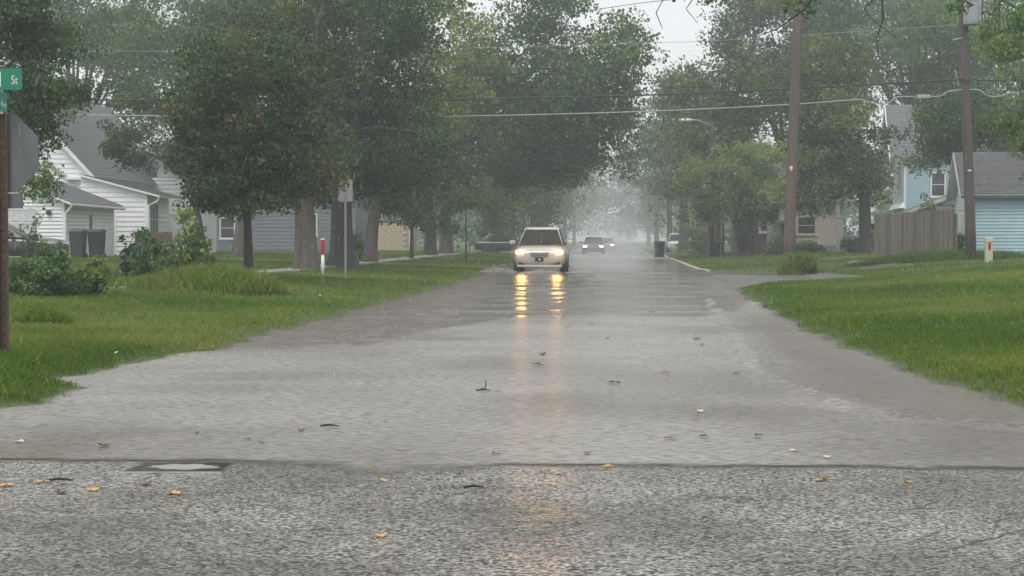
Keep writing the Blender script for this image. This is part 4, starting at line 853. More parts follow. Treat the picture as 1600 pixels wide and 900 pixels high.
for cx, cz, a0 in ((bx1 - rc, bz1 - rc, 0), (bx1 - .76 + rc, bz1 - rc, 90), (bx1 - .76 + rc, bz0 + rc, 180), (bx1 - rc, bz0 + rc, 270)):
    for k in range(4): a = R(a0 + k * 30); q.append((cx + rc * math.cos(a), -.034, cz + rc * math.sin(a)))
SB = mb.prism(q, (0, .004, 0)).build('street_name_blade', m_green, S)
TX = Matrix.Rotation(R(90), 4, 'X')
font('St', .118, m_text, SB, Matrix.Translation((xat(19.5), -.0355, bz0 + .055)) @ TX @ Matrix.Diagonal((.72, 1, 1, 1)))
MB().bx(xat(.2), xat(3.6), -.0362, -.0338, zat(136), zat(112.5)).build('lettering', m_text, SB)
# the Ave blade is turned to the other street
az0, az1 = zat(177), zat(146); AB = MB().bx(-.36, .36, -.002, .002, az0, az1).build('street_name_blade', m_green, S); AB.rotation_euler = (0, 0, R(94)); AB.location = (xat(11) + .014 + .36 * math.sin(R(4)), -.40, 0)
font('Ave', .085, m_text, AB, Matrix.Translation((.155, -.0035, az0 + .045)) @ TX @ Matrix.Diagonal((1.25, 1, 1, 1)))
for z in (az0 - .0, bz0 - .035): MB().box((-.0, -.01, z - .01 + .02), (.045, .05, .04)).build('blade_bracket', m_galv, S)

# small sign seen from behind
w0 = base(540, 438); W = thing('road_sign', w0, 'small rectangular sign seen from behind on a thin grey post', 'road sign')
zb, zt2 = at(540, 315, w0.y).z - w0.z, at(540, 280, w0.y).z - w0.z; hw = 11.3 / sp(w0.y)
MB().bx(-.028, .028, -.02, .012, -.25, zt2 - .02).build('post', m_galv, W)
q = []
for cx, cz, a0 in ((hw - .04, zt2 - .04, 0), (-hw + .04, zt2 - .04, 90), (-hw + .04, zb + .04, 180), (hw - .04, zb + .04, 270)):
    for k in range(4): a = R(a0 + k * 30); q.append((cx + .04 * math.cos(a), .013, cz + .04 * math.sin(a)))
MB().prism(q, (0, .004, 0)).build('plate', m_alu, W)
for z in (zb + .1, zt2 - .1): MB().lathe([(.012, -.008), (.012, 0)], (0, -.02, z), 8, 'y').build('bolt', m_galv, W)
# pipeline marker posts
def marker(p, h, label):
    T = thing('marker_post', p, label, 'marker post'); MB().lathe([(.045, -.1), (.045, h * .57)], (0, 0, 0), 14).build('lower_tube', m_trim, T, True)
    MB().lathe([(.06, h * .571), (.062, h * .60), (.062, h * .93), (.045, h * .985), (.0, h)], (0, 0, 0), 14).build('red_sleeve', mat('marker_red', (.45, .02, .022), .4), T, True)
    MB().lathe([(.0635, h * .955), (.0635, h * .975), (.05, h * .985)], (0, 0, 0), 14).build('cap_band', m_trim, T)
p = base(504.5, 430.5); marker(p, at(504, 372, p.y).z - p.z, 'red and white pipeline marker post before the stout tree trunks')
p = base(737.5, 397); marker(p, at(737, 374, p.y).z - p.z, 'red and white pipeline marker post by the dark parked car')
p = onground(825, 118); p.x = max(p.x, -8); p = Vector((at(825, 375, 118).x, 118, float(gz(at(825, 375, 118).x, 118)))); T = thing('twin_sign', p, 'two thin upright white signs seen edge-on above the silver car', 'road sign'); MB().tube([(0, 0, -.2), (0, 0, 2.4)], .03, 8).build('post', m_galv, T)
for x in (-.11, .11): MB().box((x, 0, 2.5), (.075, .22, .58)).build('plate', m_alu, T); 
MB().box((0, 0, 2.35), (.22, .04, .04)).build('bracket', m_galv, T)

# white post and dark post, hydrant, pedestal
p = onground(1309, 92); h = at(1309, 320, 92).z - p.z; T = thing('white_post', p, 'tall white square post beside the dark parked car', 'post'); MB().bx(-.09, .09, -.09, .09, -.2, h).build('shaft', mat('post_off_white', (.55, .56, .56), .6), T, bevel=.01); MB().bx(-.092, .092, -.092, .092, h * .72, h * .735).build('band', mat('dark_band', (.05, .05, .05), .6), T); MB().bx(-.11, .11, -.11, .11, h, h + .04).build('cap', m_trim, T)
p = base(1129, 398); h = at(1129, 340, p.y).z - p.z; T = thing('wooden_post', p, 'dark wooden post beside the forked tree', 'post'); MB().tube([(0, 0, -.2), (.02, 0, h * .5), (0, 0, h)], [.10, .095, .09], 10).build('shaft', m_pole_d, T, True); MB().bx(-.05, .05, -.115, -.085, h * .86, h * .9).build('tag', m_trim, T)
p = base(1103.5, 397); T = thing('fire_hydrant', p, 'small white and dark fire hydrant on the kerbside grass', 'fire hydrant'); MB().lathe([(.13, -.05), (.13, .03), (.09, .04), (.09, .38), (.12, .40), (.12, .42)], (0, 0, 0), 14).build('barrel', m_trim, T, True)
MB().lathe([(.11, .421), (.12, .48), (.08, .58), (.03, .62), (.03, .67)], (0, 0, 0), 14).build('bonnet', mat('hydrant_grey', (.45, .46, .47), .5), T, True)
for sx in (-1, 1): MB().lathe([(.05, sx * .08), (.05, sx * .16), (.035, sx * .18)], (0, 0, .33), 10, 'x').build('outlet', MATS['dark_band'], T)
p = base(1545, 406); p = Vector((at(1545, 375, b2.y - 2.0).x, b2.y - 2.0, 0)); p.z = float(gz(p.x, p.y)); T = thing('utility_pedestal', p, 'beige utility pedestal with small red sticker before the blue garage wall', 'pedestal')
m_ped = mat('pedestal_beige', (.56, .52, .40), .5, (.47, .43, .33), scale=5); hh = at(1545, 371, p.y).z - p.z
MB().bx(-.125, .125, -.1, .1, -.1, hh * .8).build('base', m_ped, T, bevel=.02); MB().bx(-.14, .14, -.115, .115, hh * .8, hh).build('cap', m_ped, T, bevel=.025)
st = MB().bx(-.045, .055, -.108, -.101, hh * .5, hh * .8).build('sticker', mat('sticker_red', (.42, .06, .03), .5), T); MB().bx(-.02, .03, -.1095, -.1081, hh * .6, hh * .72).build('sticker_mark', MATS['dark_band'], st)

# ------------------------------------------------------------------ trash bins
def bin_(p, rz, m, label, h=1.1, mark=False, group=None):
    T = thing('trash_bin', p, label, 'trash bin', group, rz); w = .29
    MB().loft([[(-.24, -.22, .05), (.24, -.22, .05), (.24, .26, .05), (-.24, .26, .05)], [(-w, -.33, h * .9), (w, -.33, h * .9), (w, .33, h * .9), (-w, .33, h * .9)]]).build('body', m, T, bevel=.02)
    MB().loft([[(-.31, -.36, h * .905), (.31, -.36, h * .905), (.31, .36, h * .905), (-.31, .36, h * .905)], [(-.30, -.34, h * .95), (.30, -.34, h * .95), (.30, .35, h * .97), (-.30, .35, h * .97)], [(-.2, -.2, h * .985), (.2, -.2, h * .985), (.2, .28, h), (-.2, .28, h)]]).build('lid', m, T, bevel=.01)
    MB().tube([(-.22, .40, h * .88), (.22, .40, h * .88)], .018, 6).build('handle', m, T)
    for sx in (-1, 1): MB().lathe([(.11, sx * .24), (.11, sx * .30)], (0, .24, .11), 12, 'x').build('wheel', MATS['dark_band'], T)
    if mark:
        for z, ln in ((.72, .30), (.66, .36), (.61, .18)):
            MB().bx(-.18, -.18 + ln, -.322 + (h * .9 - z * h) * .11, -.300 + (h * .9 - z * h) * .11, z * h, z * h + .03).build('printed_mark', m_trim, T)
    return T
m_binG = mat('bin_grey', (.045, .050, .056), .5); m_binK = mat('bin_dark', (.022, .024, .027), .5)
for px, m, lb, mk in ((122, m_binG, 'dark grey wheeled trash bin with white print by the white garage', True), (151, m_binK, 'nearly black wheeled trash bin next to the grey one', False)):
    bin_(onground(px, 67.5), R(random.uniform(-14, 4)), m, lb, 1.22, mk)
bin_(onground(1031, 118), R(20), m_binK, 'lone dark trash bin standing at the kerb past the hydrant', 1.2)
bin_(onground(1117, 101), R(90), m_binK, 'black trash bin lying behind the fire hydrant', 1.0)

# ================================================================== cars
m_tyre = mat('tyre_rubber', (.018, .018, .018), .75); m_rim = mat('wheel_rim', (.30, .30, .31), .35, metal=.7)
m_cglass = mat('car_glass', (.022, .018, .015), .1, (.012, .010, .009), scale=3, spec=.25); m_plast = mat('black_plastic', (.02, .02, .021), .5); m_chrome = mat('chrome', (.6, .6, .6), .2, metal=.9)
m_red = mat('tail_lamp_red', (.25, .01, .01), .3)
def car(name, label, loc, rz, paint, L=4.7, Wd=1.89, Ht=1.68, hood=1.02, cowl=1.15, roof0=1.95, roof1=4.15, tail=4.6, lamp=None, rails=True, deck=None, wr=.36, lens=None, plate=None, group=None):
    """nose points to -Y; origin under the nose centre"""
    T = thing(name, loc, label, 'car', group, rz); w = Wd / 2; dk = deck or hood + .05
    def ring(y, ww, zb, zt, cr):
        h = [(-.90 * ww, zb), (-1.0 * ww, zb + .14), (-1.0 * ww, zb + (zt - zb) * .62), (-.955 * ww, zt - .07), (-.80 * ww, zt), (-.4 * ww, zt + cr)]
        return [Vector((x, y, z)) for x, z in h] + [Vector((-x, y, z)) for x, z in reversed(h)]
    st = [(0, .72 * w, .40, hood - .32, .01), (.05, .84 * w, .30, hood - .20, .015), (.18, .935 * w, .24, hood - .12, .02), (.45, .985 * w, .22, hood - .06, .03), (cowl, w, .22, hood, .03),
          (cowl + .8, w, .22, hood + .03, .0), (L * .7, w, .22, dk, 0), (L - .35, .985 * w, .24, dk, .0), (L - .1, .93 * w, .28, dk - .06, .01), (L, .82 * w, .38, dk - .2, .01)]
    MB().loft([ring(*s_) for s_ in st]).build('body', paint, T, True, sub=1)
    # cabin shell
    rw = .70 * w; bw = .95 * w; zr = Ht; zb = hood - .04; cab = []
    def cr_(y0, wb, zz0, y1, wt, zz1): return None
    base_pts = [(cowl - .05, bw * .96), (cowl + .5, bw), (L * .75, bw), (tail, bw * .92)]; top_pts = [(roof0, rw * .95), (roof0 + .35, rw), (roof1 - .3, rw), (roof1, rw * .95)]
    rb = [Vector((-x, y, zb)) for y, x in base_pts] + [Vector((x, y, zb)) for y, x in reversed(base_pts)]; rt = [Vector((-x, y, zr - (.05 if i in (0, 3) else .0))) for i, (y, x) in enumerate(top_pts)] + [Vector((x, y, zr - (.05 if i in (0, 3) else .0))) for i, (y, x) in reversed(list(enumerate(top_pts)))]
    rm = [a.lerp(b, .92) + Vector((0, 0, .0)) for a, b in zip(rb, rt)]; rc_ = [Vector((p.x * .8, (p.y - (roof0 + roof1) / 2) * .86 + (roof0 + roof1) / 2, zr + .03)) for p in rt]
    MB().loft([rb, rm, rt, rc_]).build('cabin', paint, T, True)
    def glass(nm, a, b, c, d, inset=.08, out=.012):
        a, b, c, d = map(Vector, (a, b, c, d)); cen = (a + b + c + d) / 4; nn = (b - a).cross(d - a).normalized()
        if nn.dot(cen - Vector((0, (roof0 + roof1) / 2, zb))) < 0: nn = -nn
        q = [p.lerp(cen, inset) + nn * out for p in (a, b, c, d)]; MB().loft([q, [p - nn * .03 for p in q]]).build(nm, m_cglass, T)
        return q, nn
    ws, nn = glass('windshield', rb[0], rb[-1], rt[-1], rt[0], .05)
    for k in (.28, -.22): 
        a = ws[0].lerp(ws[1], .5 + k) + nn * .015; b = a + (ws[1] - ws[0]) * -.30 + Vector((0, .12, .09)); MB().tube([a, b], .009, 4).build('wiper', m_plast, T)
    for i, j in ((0, 1), (1, 2), (2, 3)):
        glass('side_window', rb[i].lerp(rb[j], .05), rb[i].lerp(rb[j], .95), rt[j], rt[i], .10); ii, jj = 7 - i, 7 - j; glass('side_window', rb[ii].lerp(rb[jj], .05), rb[ii].lerp(rb[jj], .95), rt[jj], rt[ii], .10)
    glass('rear_window', rb[3], rb[4], rt[4], rt[3], .10)
    if rails:
        for sx in (-1, 1): MB().tube([(sx * rw * .92, roof0 + .3, zr + .02), (sx * rw * .94, roof0 + .5, zr + .075), (sx * rw * .94, roof1 - .4, zr + .075), (sx * rw * .92, roof1 - .2, zr + .02)], .018, 6).build('roof_rail', m_chrome, T)
    for sx in (-1, 1):
        mr = MB().loft([[(sx * (bw + .06 + d), cowl + .42 + y, hood + .12 + z) for d, z in ((0, -.07), (.22, -.08), (.23, .07), (.02, .08))] for y in (-.07, .07)]).build('mirror', paint, T, bevel=.03); MB().bx(min(sx * (bw - .03), sx * (bw + .09)), max(sx * (bw - .03), sx * (bw + .09)), cowl + .40, cowl + .46, hood + .06, hood + .11).build('mirror_arm', m_plast, mr)
        for yy in (.92, L - .95):
            MB().lathe([(wr * 1.14, sx * (w - .20)), (wr * 1.14, sx * (w + .004))], (0, yy, wr), 22, 'x').build('wheel_arch', m_plast, T)
            wl = MB().lathe([(wr * .6, sx * (w - .22)), (wr * .96, sx * (w - .21)), (wr, sx * (w - .18)), (wr, sx * (w - .01)), (wr * .95, sx * (w + .02)), (wr * .62, sx * (w + .022))], (0, yy, wr), 24, 'x').build('wheel', m_tyre, T, True)
            rim = MB().lathe([(wr * .62, sx * (w + .0)), (wr * .60, sx * (w + .025)), (wr * .2, sx * (w + .012)), (.0, sx * (w + .02))], (0, yy, wr), 20, 'x').build('rim', m_rim, wl)
        if lens is not None:
            def yl(x): return -.02 + .32 * max(0, (abs(x) / w - .45) / .5) ** 2
            hp = [(.50, -.335), (.52, -.23), (.74, -.165), (.93, -.125), (.95, -.24), (.80, -.325)]
            poly = [Vector((sx * a * w, yl(a * w) + .02, hood + b)) for a, b in hp]; back = [p + Vector((0, .22, 0)) for p in poly]
            front = [p.lerp(sum(poly, Vector()) / 6, .12) + Vector((0, -.03, 0)) for p in poly]
            hl_ = MB().loft([back, poly, front]).build('headlight', lens, T)
            if lamp:
                cx = sx * .73 * w; cz = hood - .235
                MB().loft([[Vector((cx + rx * math.cos(a) , yl(cx) - .035 + dy, cz + rz_ * math.sin(a) + sx * 0)) for a in np.linspace(0, math.tau, 14, endpoint=False)] for rx, rz_, dy in ((.19, .08, .03), (.18, .075, -.012), (.09, .035, -.024))]).build('bulb', lamp, hl_)
        MB().bx(min(sx * .72 * w, sx * .93 * w), max(sx * .72 * w, sx * .93 * w), L - .10, L + .005 - .04, dk - .32, dk - .1).build('tail_light', m_red, T)
    G_ = MB().loft([[(-.30, -.028, hood - .40), (.30, -.028, hood - .40), (.36, -.01, hood - .24), (-.36, -.01, hood - .24)], [(-.30, .06, hood - .40), (.30, .06, hood - .40), (.36, .08, hood - .24), (-.36, .08, hood - .24)]]).build('grille', m_plast, T)
    for k in range(3): MB().bx(-.31 - k * .015, .31 + k * .015, -.04, -.018, hood - .385 + k * .05, hood - .365 + k * .05).build('grille_bar', m_chrome, G_)
    em = [(.085 * math.cos(a), .05 * math.sin(a)) for a in np.linspace(0, math.tau, 17)]
    MB().tube([(x, -.05, hood - .315 + z) for x, z in em], .009, 5, cap=False).build('emblem', m_chrome, G_); MB().tube([(-.05, -.05, hood - .345), (.05, -.05, hood - .285)], .011, 5).build('emblem_bar', m_chrome, G_)
    MB().loft([[(-.80 * w, .055, .34), (.80 * w, .055, .34), (.74 * w, .03, .47), (-.74 * w, .03, .47)], [(-.8 * w, .18, .34), (.8 * w, .18, .34), (.74 * w, .2, .47), (-.74 * w, .2, .47)]]).build('lower_intake', m_plast, T)
    MB().bx(-.86 * w, .86 * w, .05, .25, .235, .325).build('bumper_lip', paint, T, bevel=.02)
    pl = MB().bx(-.155, .155, -.03, .04, .45, .60).build('number_plate', plate or m_plast, T, bevel=.005); MB().bx(-.03, .05, -.034, -.0301, .50, .55).build('plate_mark', m_trim, pl)
    return T
m_silver = mat('paint_champagne', (.62, .55, .46), .32, (.56, .49, .41), scale=1.5, coat=.6, metal=.2)
m_black = mat('paint_black', (.02, .021, .023), .3, coat=.6); m_dkgreen = mat('paint_dark_green', (.022, .03, .03), .3, coat=.6); m_whitep = mat('paint_white', (.65, .66, .67), .35, coat=.5); m_char = mat('paint_charcoal', (.04, .042, .045), .35, coat=.5)
m_lensC = mat('clear_lens', (.5, .5, .5), .15)
def lampm(n, c, s): return mat(n, c, .3, emit=c, estr=s)
cy_ = 60.5
c1 = at(842.5, 375, cy_); SUV = car('silver_car', 'silver suv with warm headlights on, driving through the flooded street', (c1.x, cy_, .0), R(0), m_silver, lamp=lampm('headlight_warm', (1.0, .55, .13), 11), lens=m_lensC)
for x in (-.62, .62):   # the beams themselves
    ld = bpy.data.lights.new('headlight_beam', 'SPOT'); ld.energy = 22; ld.color = (1, .46, .12); ld.spot_size = R(70); ld.spot_blend = .9; ld.shadow_soft_size = .12
    lo = bpy.data.objects.new('headlight_beam', ld); COL.objects.link(lo); lo.parent = SUV; lo.location = (x, -.10, .79); lo.rotation_euler = (R(86), 0, R(180))
c2 = at(927, 375, 139); car('dark_sedan', 'dark sedan with white headlights following far behind the silver car', (c2.x, 139, 0), R(0), m_black, L=4.8, Wd=1.82, Ht=1.46, hood=.92, cowl=1.3, roof0=2.1, roof1=3.5, tail=4.2, rails=False, lamp=lampm('headlight_white', (1, .9, .72), 9), lens=m_lensC, wr=.33)
c3 = at(944.5, 375, 172); car('white_car', 'white car half hidden behind the dark sedan', (c3.x + .1, 172, 0), R(0), m_whitep, Ht=1.5, hood=.95, rails=False, lamp=MATS['headlight_white'], lens=m_lensC)
# parked cars
p = onground(784, 122); car('parked_car', 'dark parked car seen side-on under the hazy trees', (p.x + 2.4, 124.5, p.z - .02), R(90), m_black, L=4.6, Wd=1.8, Ht=1.48, hood=.95, rails=False, roof0=2.0, roof1=3.6, tail=4.2, lens=m_lensC, wr=.33)
p = onground(1322, 88); car('parked_car', 'dark suv with pale tailgate beside the big oak', (p.x + .1, 88.5, p.z - .02), R(-68), m_char, lens=m_lensC)
p = onground(90, 59); car('parked_car', 'dark green car nosing in before the white garage door', (p.x, 60.0, p.z - .02), R(98), m_dkgreen, L=4.8, Wd=1.82, Ht=1.45, hood=.92, cowl=1.35, roof0=2.15, roof1=3.6, tail=4.2, rails=False, lens=m_lensC, wr=.33)
for px, Y_, rz, lb in ((1052, 150, 0, 'white vehicle parked beyond the stout-trunked hazy tree'),):
    p = onground(px, Y_); car('parked_car', lb, (max(p.x, 5.6), Y_, p.z), 0, m_whitep, rails=False, lens=m_lensC)

# ------------------------------------------------------------------ splash thrown up by the car
m_foam = mat('white_water', (.62, .60, .56), .35, (.5, .48, .45), scale=12, bump=.5, bscale=30)
def splash(name, label, cx, y, ln, hg, n, seed, dirx=0):
    rng = np.random.default_rng(seed); q = []
    for i in range(n):
        f = rng.random(); x = cx + (f - .5) * ln + rng.normal(0, .04); z = .03 + abs(rng.normal(0, hg)) * (1 - abs(2 * f - 1)) ; yy = y + rng.normal(0, .14); s_ = rng.uniform(.005, .018)
        a = rng.normal(0, 1, (4, 3)) * s_; c = np.array([x, yy, z]); q += [np.stack([c + a[0], c + a[1], c + a[2]]), np.stack([c + a[0], c + a[2], c + a[3]]), np.stack([c + a[0], c + a[3], c + a[1]]), np.stack([c + a[1], c + a[3], c + a[2]])]
    o = link_mesh(name, raw_mesh(name, np.array(q), 3, m_foam)); tag(o, label, 'splash', kind='stuff')
splash('splash', 'white water pushed up under the bumper of the silver car', c1.x + .1, cy_ - .12, 1.5, .07, 1500, 1)
splash('splash', 'spray thrown to the verge by the wheels of the silver car', c1.x - 1.5, cy_ + .6, 1.7, .13, 2200, 2)
splash('splash', 'broken water between the silver car and the centre of the street', c1.x + 1.6, cy_ + .6, 1.3, .04, 1000, 3)

# ------------------------------------------------------------------ shrubs, weeds and long grass
def shrub(name, label, c, r, n, kind, leaf, per, seed, stems=7, crad=.22, hint=.5, category='shrub'):
    rng = np.random.default_rng(seed); T = thing(name, c, label, category)
    d = rng.normal(0, 1, (n, 3)); d /= np.linalg.norm(d, axis=1, keepdims=True); d[:, 2] = np.abs(d[:, 2])
    p = d * (rng.uniform(.35, 1, (n, 1)) ** .6) * np.array(r) * (1 + .2 * np.sin(d[:, :1] * 6 + seed)); p[:, 2] += .08
    q, t = leaves_at(p, rng.uniform(.7, 1.3, n) * crad, per, leaf, rng, np.clip(rng.normal(hint, .15, n) + .2 * (p[:, 2] / r[2] - .5), 0, 1), droop=.1, flat=.8)
    link_mesh('foliage', raw_mesh('foliage', q, 4, LEAF[kind], t), T); mb = MB()
    for i in range(min(n, stems * 3)): mb.tube([(p[i][0] * .15, p[i][1] * .15, -.05), tuple(p[i] * np.array([.5, .5, .6])), tuple(p[i])], [.018, .012, .005], 4, cap=False)
    link_mesh('stems', mb.mesh('stems', m_bark_dark), T); return T
p = base(72, 463); s_ = sp(p.y); shrub('bush', 'rounded dense green bush in front of the parked dark green car', p, (66 / s_, .6, 62 / s_), 95, 'green', .062, 80, 1, hint=.62, crad=.17)
p = base(120, 463); shrub('bush', 'smaller bush growing into the side of the rounded dense bush', p + Vector((.2, .3, 0)), (.32, .35, .55), 34, 'lime', .06, 60, 2, crad=.15)
p = base(300, 436); s_ = sp(p.y); shrub('tall_shrub', 'tall pale-leaved shrub standing behind the mound of long grass', p, (32 / s_, .5, 95 / s_), 46, 'lime', .12, 34, 3, crad=.24, hint=.55)
p = base(240, 436); s_ = sp(p.y); shrub('tall_shrub', 'loose leggy shrub between the trash bins and the pale-leaved shrub', p, (36 / s_, .5, 62 / s_), 46, 'green', .10, 36, 4, crad=.22, hint=.6)
p = base(205, 434); s_ = sp(p.y); T = shrub('weed_stalk', 'arching dark weed stalk leaning towards the trash bins', p, (14 / s_, .3, 84 / s_), 14, 'green', .09, 26, 5, crad=.16, hint=.2)
p = onground(50, 58); s_ = sp(58); shrub('weed_stalk', 'feathery tall weed before the white garage door', p, (20 / s_, .3, 70 / s_), 16, 'green', .10, 30, 6, crad=.18, hint=.6)
p = onground(557, 72); shrub('bush', 'yellowing bush behind the black wet trunk', p, (.55, .5, 1.25), 40, 'olive', .10, 50, 7, crad=.25, hint=.65)
p = base(1498, 404); p.y -= .3; shrub('vine_shrub', 'broad-leaved vine climbing by the white garage side door', p, (.32, .3, 1.0), 26, 'green', .11, 26, 8, crad=.17, hint=.45)
p = onground(1386, 76); shrub('bush', 'bright green bush rising over the end of the wood fence by the oak', p, (.75, .6, 2.1), 50, 'lime', .11, 40, 9, crad=.28)
p = onground(1460, 74); shrub('bush', 'pale flowering bush rising over the wood fence under the awning', p, (1.2, .6, 2.3), 60, 'olive', .11, 40, 10, crad=.3, hint=.4)
p = onground(1095, 118); shrub('bush', 'yellow-green bush behind the fire hydrant', p, (1.2, 1, 2.4), 60, 'olive', .16, 45, 11, crad=.5, hint=.7)
p = onground(1215, 94); shrub('bush', 'low dark bush against the beige house', p, (.6, .6, .9), 34, 'green', .12, 40, 12, crad=.3)
p = onground(1258, 94); shrub('bush', 'low clipped bush under the beige house window', p, (1.0, .5, .65), 40, 'green', .12, 40, 13, crad=.3, hint=.3)
p = onground(870, 118); 
def tuft(name, label, c, rx, ry, hgt, n, seed, wid=.012, kind='grass', hint=.5):
    rng = np.random.default_rng(seed); a = rng.uniform(0, math.tau, n); r = np.sqrt(rng.random(n)); x = np.cos(a) * r * rx; y = np.sin(a) * r * ry; prof = np.sqrt(np.maximum(.05, 1 - r ** 2 * .85))
    h = hgt * prof * rng.uniform(.5, 1.1, n); la = rng.uniform(0, math.tau, n); ln = h * rng.uniform(.1, .6, n); z = gz(c.x + x, c.y + y) - c.z - .02
    b = np.stack([x, y, z], 1); w = np.stack([np.cos(a + 1), np.sin(a + 1), np.zeros(n)], 1) * wid; m1 = b + np.stack([np.cos(la) * ln * .35, np.sin(la) * ln * .35, h * .65], 1); tp = b + np.stack([np.cos(la) * ln, np.sin(la) * ln, h], 1)
    o = link_mesh(name, raw_mesh(name, np.stack([b - w, b + w, m1 + w * .6, tp], 1), 4, LEAF[kind], np.clip(rng.normal(hint, .2, n), 0, 1))); o.location = c; return tag(o, label, 'grass', kind='stuff')
p = base(305, 462); tuft('long_grass', 'mound of unmown long grass before the pale-leaved shrub', p + Vector((0, 1.6, .0)), 1.35, 1.5, .55, 9000, 1, .010, hint=.65)
p = base(160, 458); tuft('long_grass', 'patch of long yellowing grass beside the rounded bush', p + Vector((.8, 2.5, 0)), 1.6, 1.6, .34, 5000, 2, .010, hint=.8)
p = base(50, 510); tuft('long_grass', 'small tussock of grass on the lawn near the stop sign', p + Vector((0, .4, 0)), .38, .3, .26, 1400, 3, .006, hint=.6)
p = base(1240, 432); p2 = p + Vector((.1, -.2, 0)); tuft('tall_grass_clump', 'tall grass clump around the foot of the weathered utility pole', p2, .62, .45, .85, 2600, 4, .012, hint=.6); shrub('weed_clump', 'leafy weeds at the foot of the weathered utility pole', p2 + Vector((.25, -.05, 0)), (.5, .4, .42), 34, 'green', .08, 40, 14, crad=.17, hint=.5, category='weeds')
p = base(1430, 408); tuft('fence_weeds', 'weeds along the foot of the wood fence and blue garage', p + Vector((1.2, -.3, 0)), 3.8, .45, .42, 5200, 5, .012, hint=.35)

# ------------------------------------------------------------------ leaves, twigs and the iron cover
def leafshape(w, l, curl, seed):
    rnd = random.Random(seed); mb = MB(); out = []
    for k in range(14):
        a = k / 14 * math.tau; rr = 1 + .28 * math.cos(5 * a) * rnd.uniform(.5, 1); out.append((math.cos(a) * w * rr, math.sin(a) * l * rr))
    V = [(0, 0, .012)] + [(x, y, .006 + curl * abs(x / w) ** 2 * rnd.uniform(.4, 1.2)) for x, y in out]; n = 14
    V += [(x, y, z - .002) for x, y, z in V]; F_ = [(0, 1 + i, 1 + (i + 1) % n) for i in range(n)] + [(15, 16 + (i + 1) % n, 16 + i) for i in range(n)] + [(1 + i, 16 + i, 16 + (i + 1) % n, 1 + (i + 1) % n) for i in range(n)]
    return mb.add(V, F_)
m_ly = mat('leaf_yellow', (.62, .36, .06), .4, (.45, .2, .03), scale=40); m_lb = mat('leaf_brown', (.16, .07, .03), .45, (.09, .04, .02), scale=40); m_lk = mat('leaf_blackened', (.02, .017, .014), .4); m_lp = mat('leaf_pale', (.60, .54, .40), .4, (.5, .42, .28), scale=40)
shapes = {k: [leafshape(.028, .042, .012, 10 * i + j).mesh('fallen_leaf', m_) for j in range(3)] for i, (k, m_) in enumerate((('y', m_ly), ('b', m_lb), ('k', m_lk), ('p', m_lp)))}
def surf(px, py):
    x, y = gp(px, py)
    if y < 8.9:
        z = float(np.interp(y, [4, 8.55, 9], [.075, .036, .033])); i = np.argmin(abs(ay - y)); j = np.argmin(abs(ax - x)); z = max(.036, float(AZ[i, j]) + .002)
        d = ray(px, py); t = (CAMH - z) / -d[2]; x, y = d[0] * t, d[1] * t
    else: z = .036
    return Vector((x, y, z))
LB = {'y': ('wet yellow leaf lying on the street', 'yellow leaves on the street'), 'b': ('wet brown leaf lying on the street', 'brown leaves on the street'), 'k': ('small blackened leaf scrap on the wet street', 'dark leaf scraps on the street'), 'p': ('pale cream leaf lying on the wet street', 'pale leaves on the street')}
def put(px, py, k, sc=1.0, tilt=.10):
    o = bpy.data.objects.new('fallen_leaf', random.choice(shapes[k])); COL.objects.link(o); o.location = surf(px, py); o.scale = (sc, sc * random.uniform(.8, 1.2), sc * .9)
    o.rotation_euler = (random.uniform(-tilt, tilt), random.uniform(-tilt, tilt), random.uniform(0, 6.28)); tag(o, LB[k][0], 'leaf', LB[k][1])
for a in [(145, 766, 1.0), (68, 754, .8), (10, 760, .8), (272, 772, .8), (596, 751, .75), (596, 838, .85), (1285, 751, .8), (1419, 754, .7), (950, 729, .6)]: put(a[0], a[1], 'y', a[2])
for a in [(228, 757, .8), (471, 674, .8), (1039, 584, 1.0), (917, 710, .7), (1092, 652, .6), (1046, 687, .8), (1253, 620, .7)]: put(a[0], a[1], 'b', a[2])
for a in [(95, 771, .9), (246, 741, .55), (162, 699, .9), (387, 688, .5), (306, 678, .5), (458, 660, .5), (715, 742, .6), (774, 711, .6), (1152, 584, .9), (960, 600, 1.2), (1018, 489, 1.6), (847, 555, 1.2), (839, 571, 1.2), (1100, 684, .8), (1087, 530, 1.0), (1091, 531, 1.0), (574, 598, .5), (410, 694, .5), (779, 613, .5), (1098, 540, .9), (887, 512, 1.0), (925, 508, 1.0), (950, 529, .9), (880, 496, 1.2), (1185, 683, .8)]: put(a[0], a[1], 'k', a[2])
for a in [(1094, 644, .8), (1292, 716, .7), (1240, 706, .7), (30, 692, .8)]: put(a[0], a[1], 'p', a[2])
def lawn_scrap(px, py, sc):
    o = bpy.data.objects.new('fallen_leaf', shapes['p'][1]); COL.objects.link(o); p = base(px, py); o.location = p + Vector((0, 0, .07)); o.scale = (sc * .55,) * 3; o.rotation_euler = (.5, .2, random.random() * 6); tag(o, 'pale leaf caught in the grass of the white house lawn', 'leaf', 'pale leaves in the white house lawn')
for a in [(195, 542, 1.2), (240, 547, 1.5), (182, 563, .8), (153, 494, 1.3), (255, 505, 1), (310, 480, 1.2), (395, 510, 1.1), (440, 470, 1.5), (500, 468, 1.3), (618, 440, 1.6)]: lawn_scrap(*a)
for a in [(315, 548, 'y'), (330, 543, 'y')]: put(a[0], a[1], a[2], 1.1)
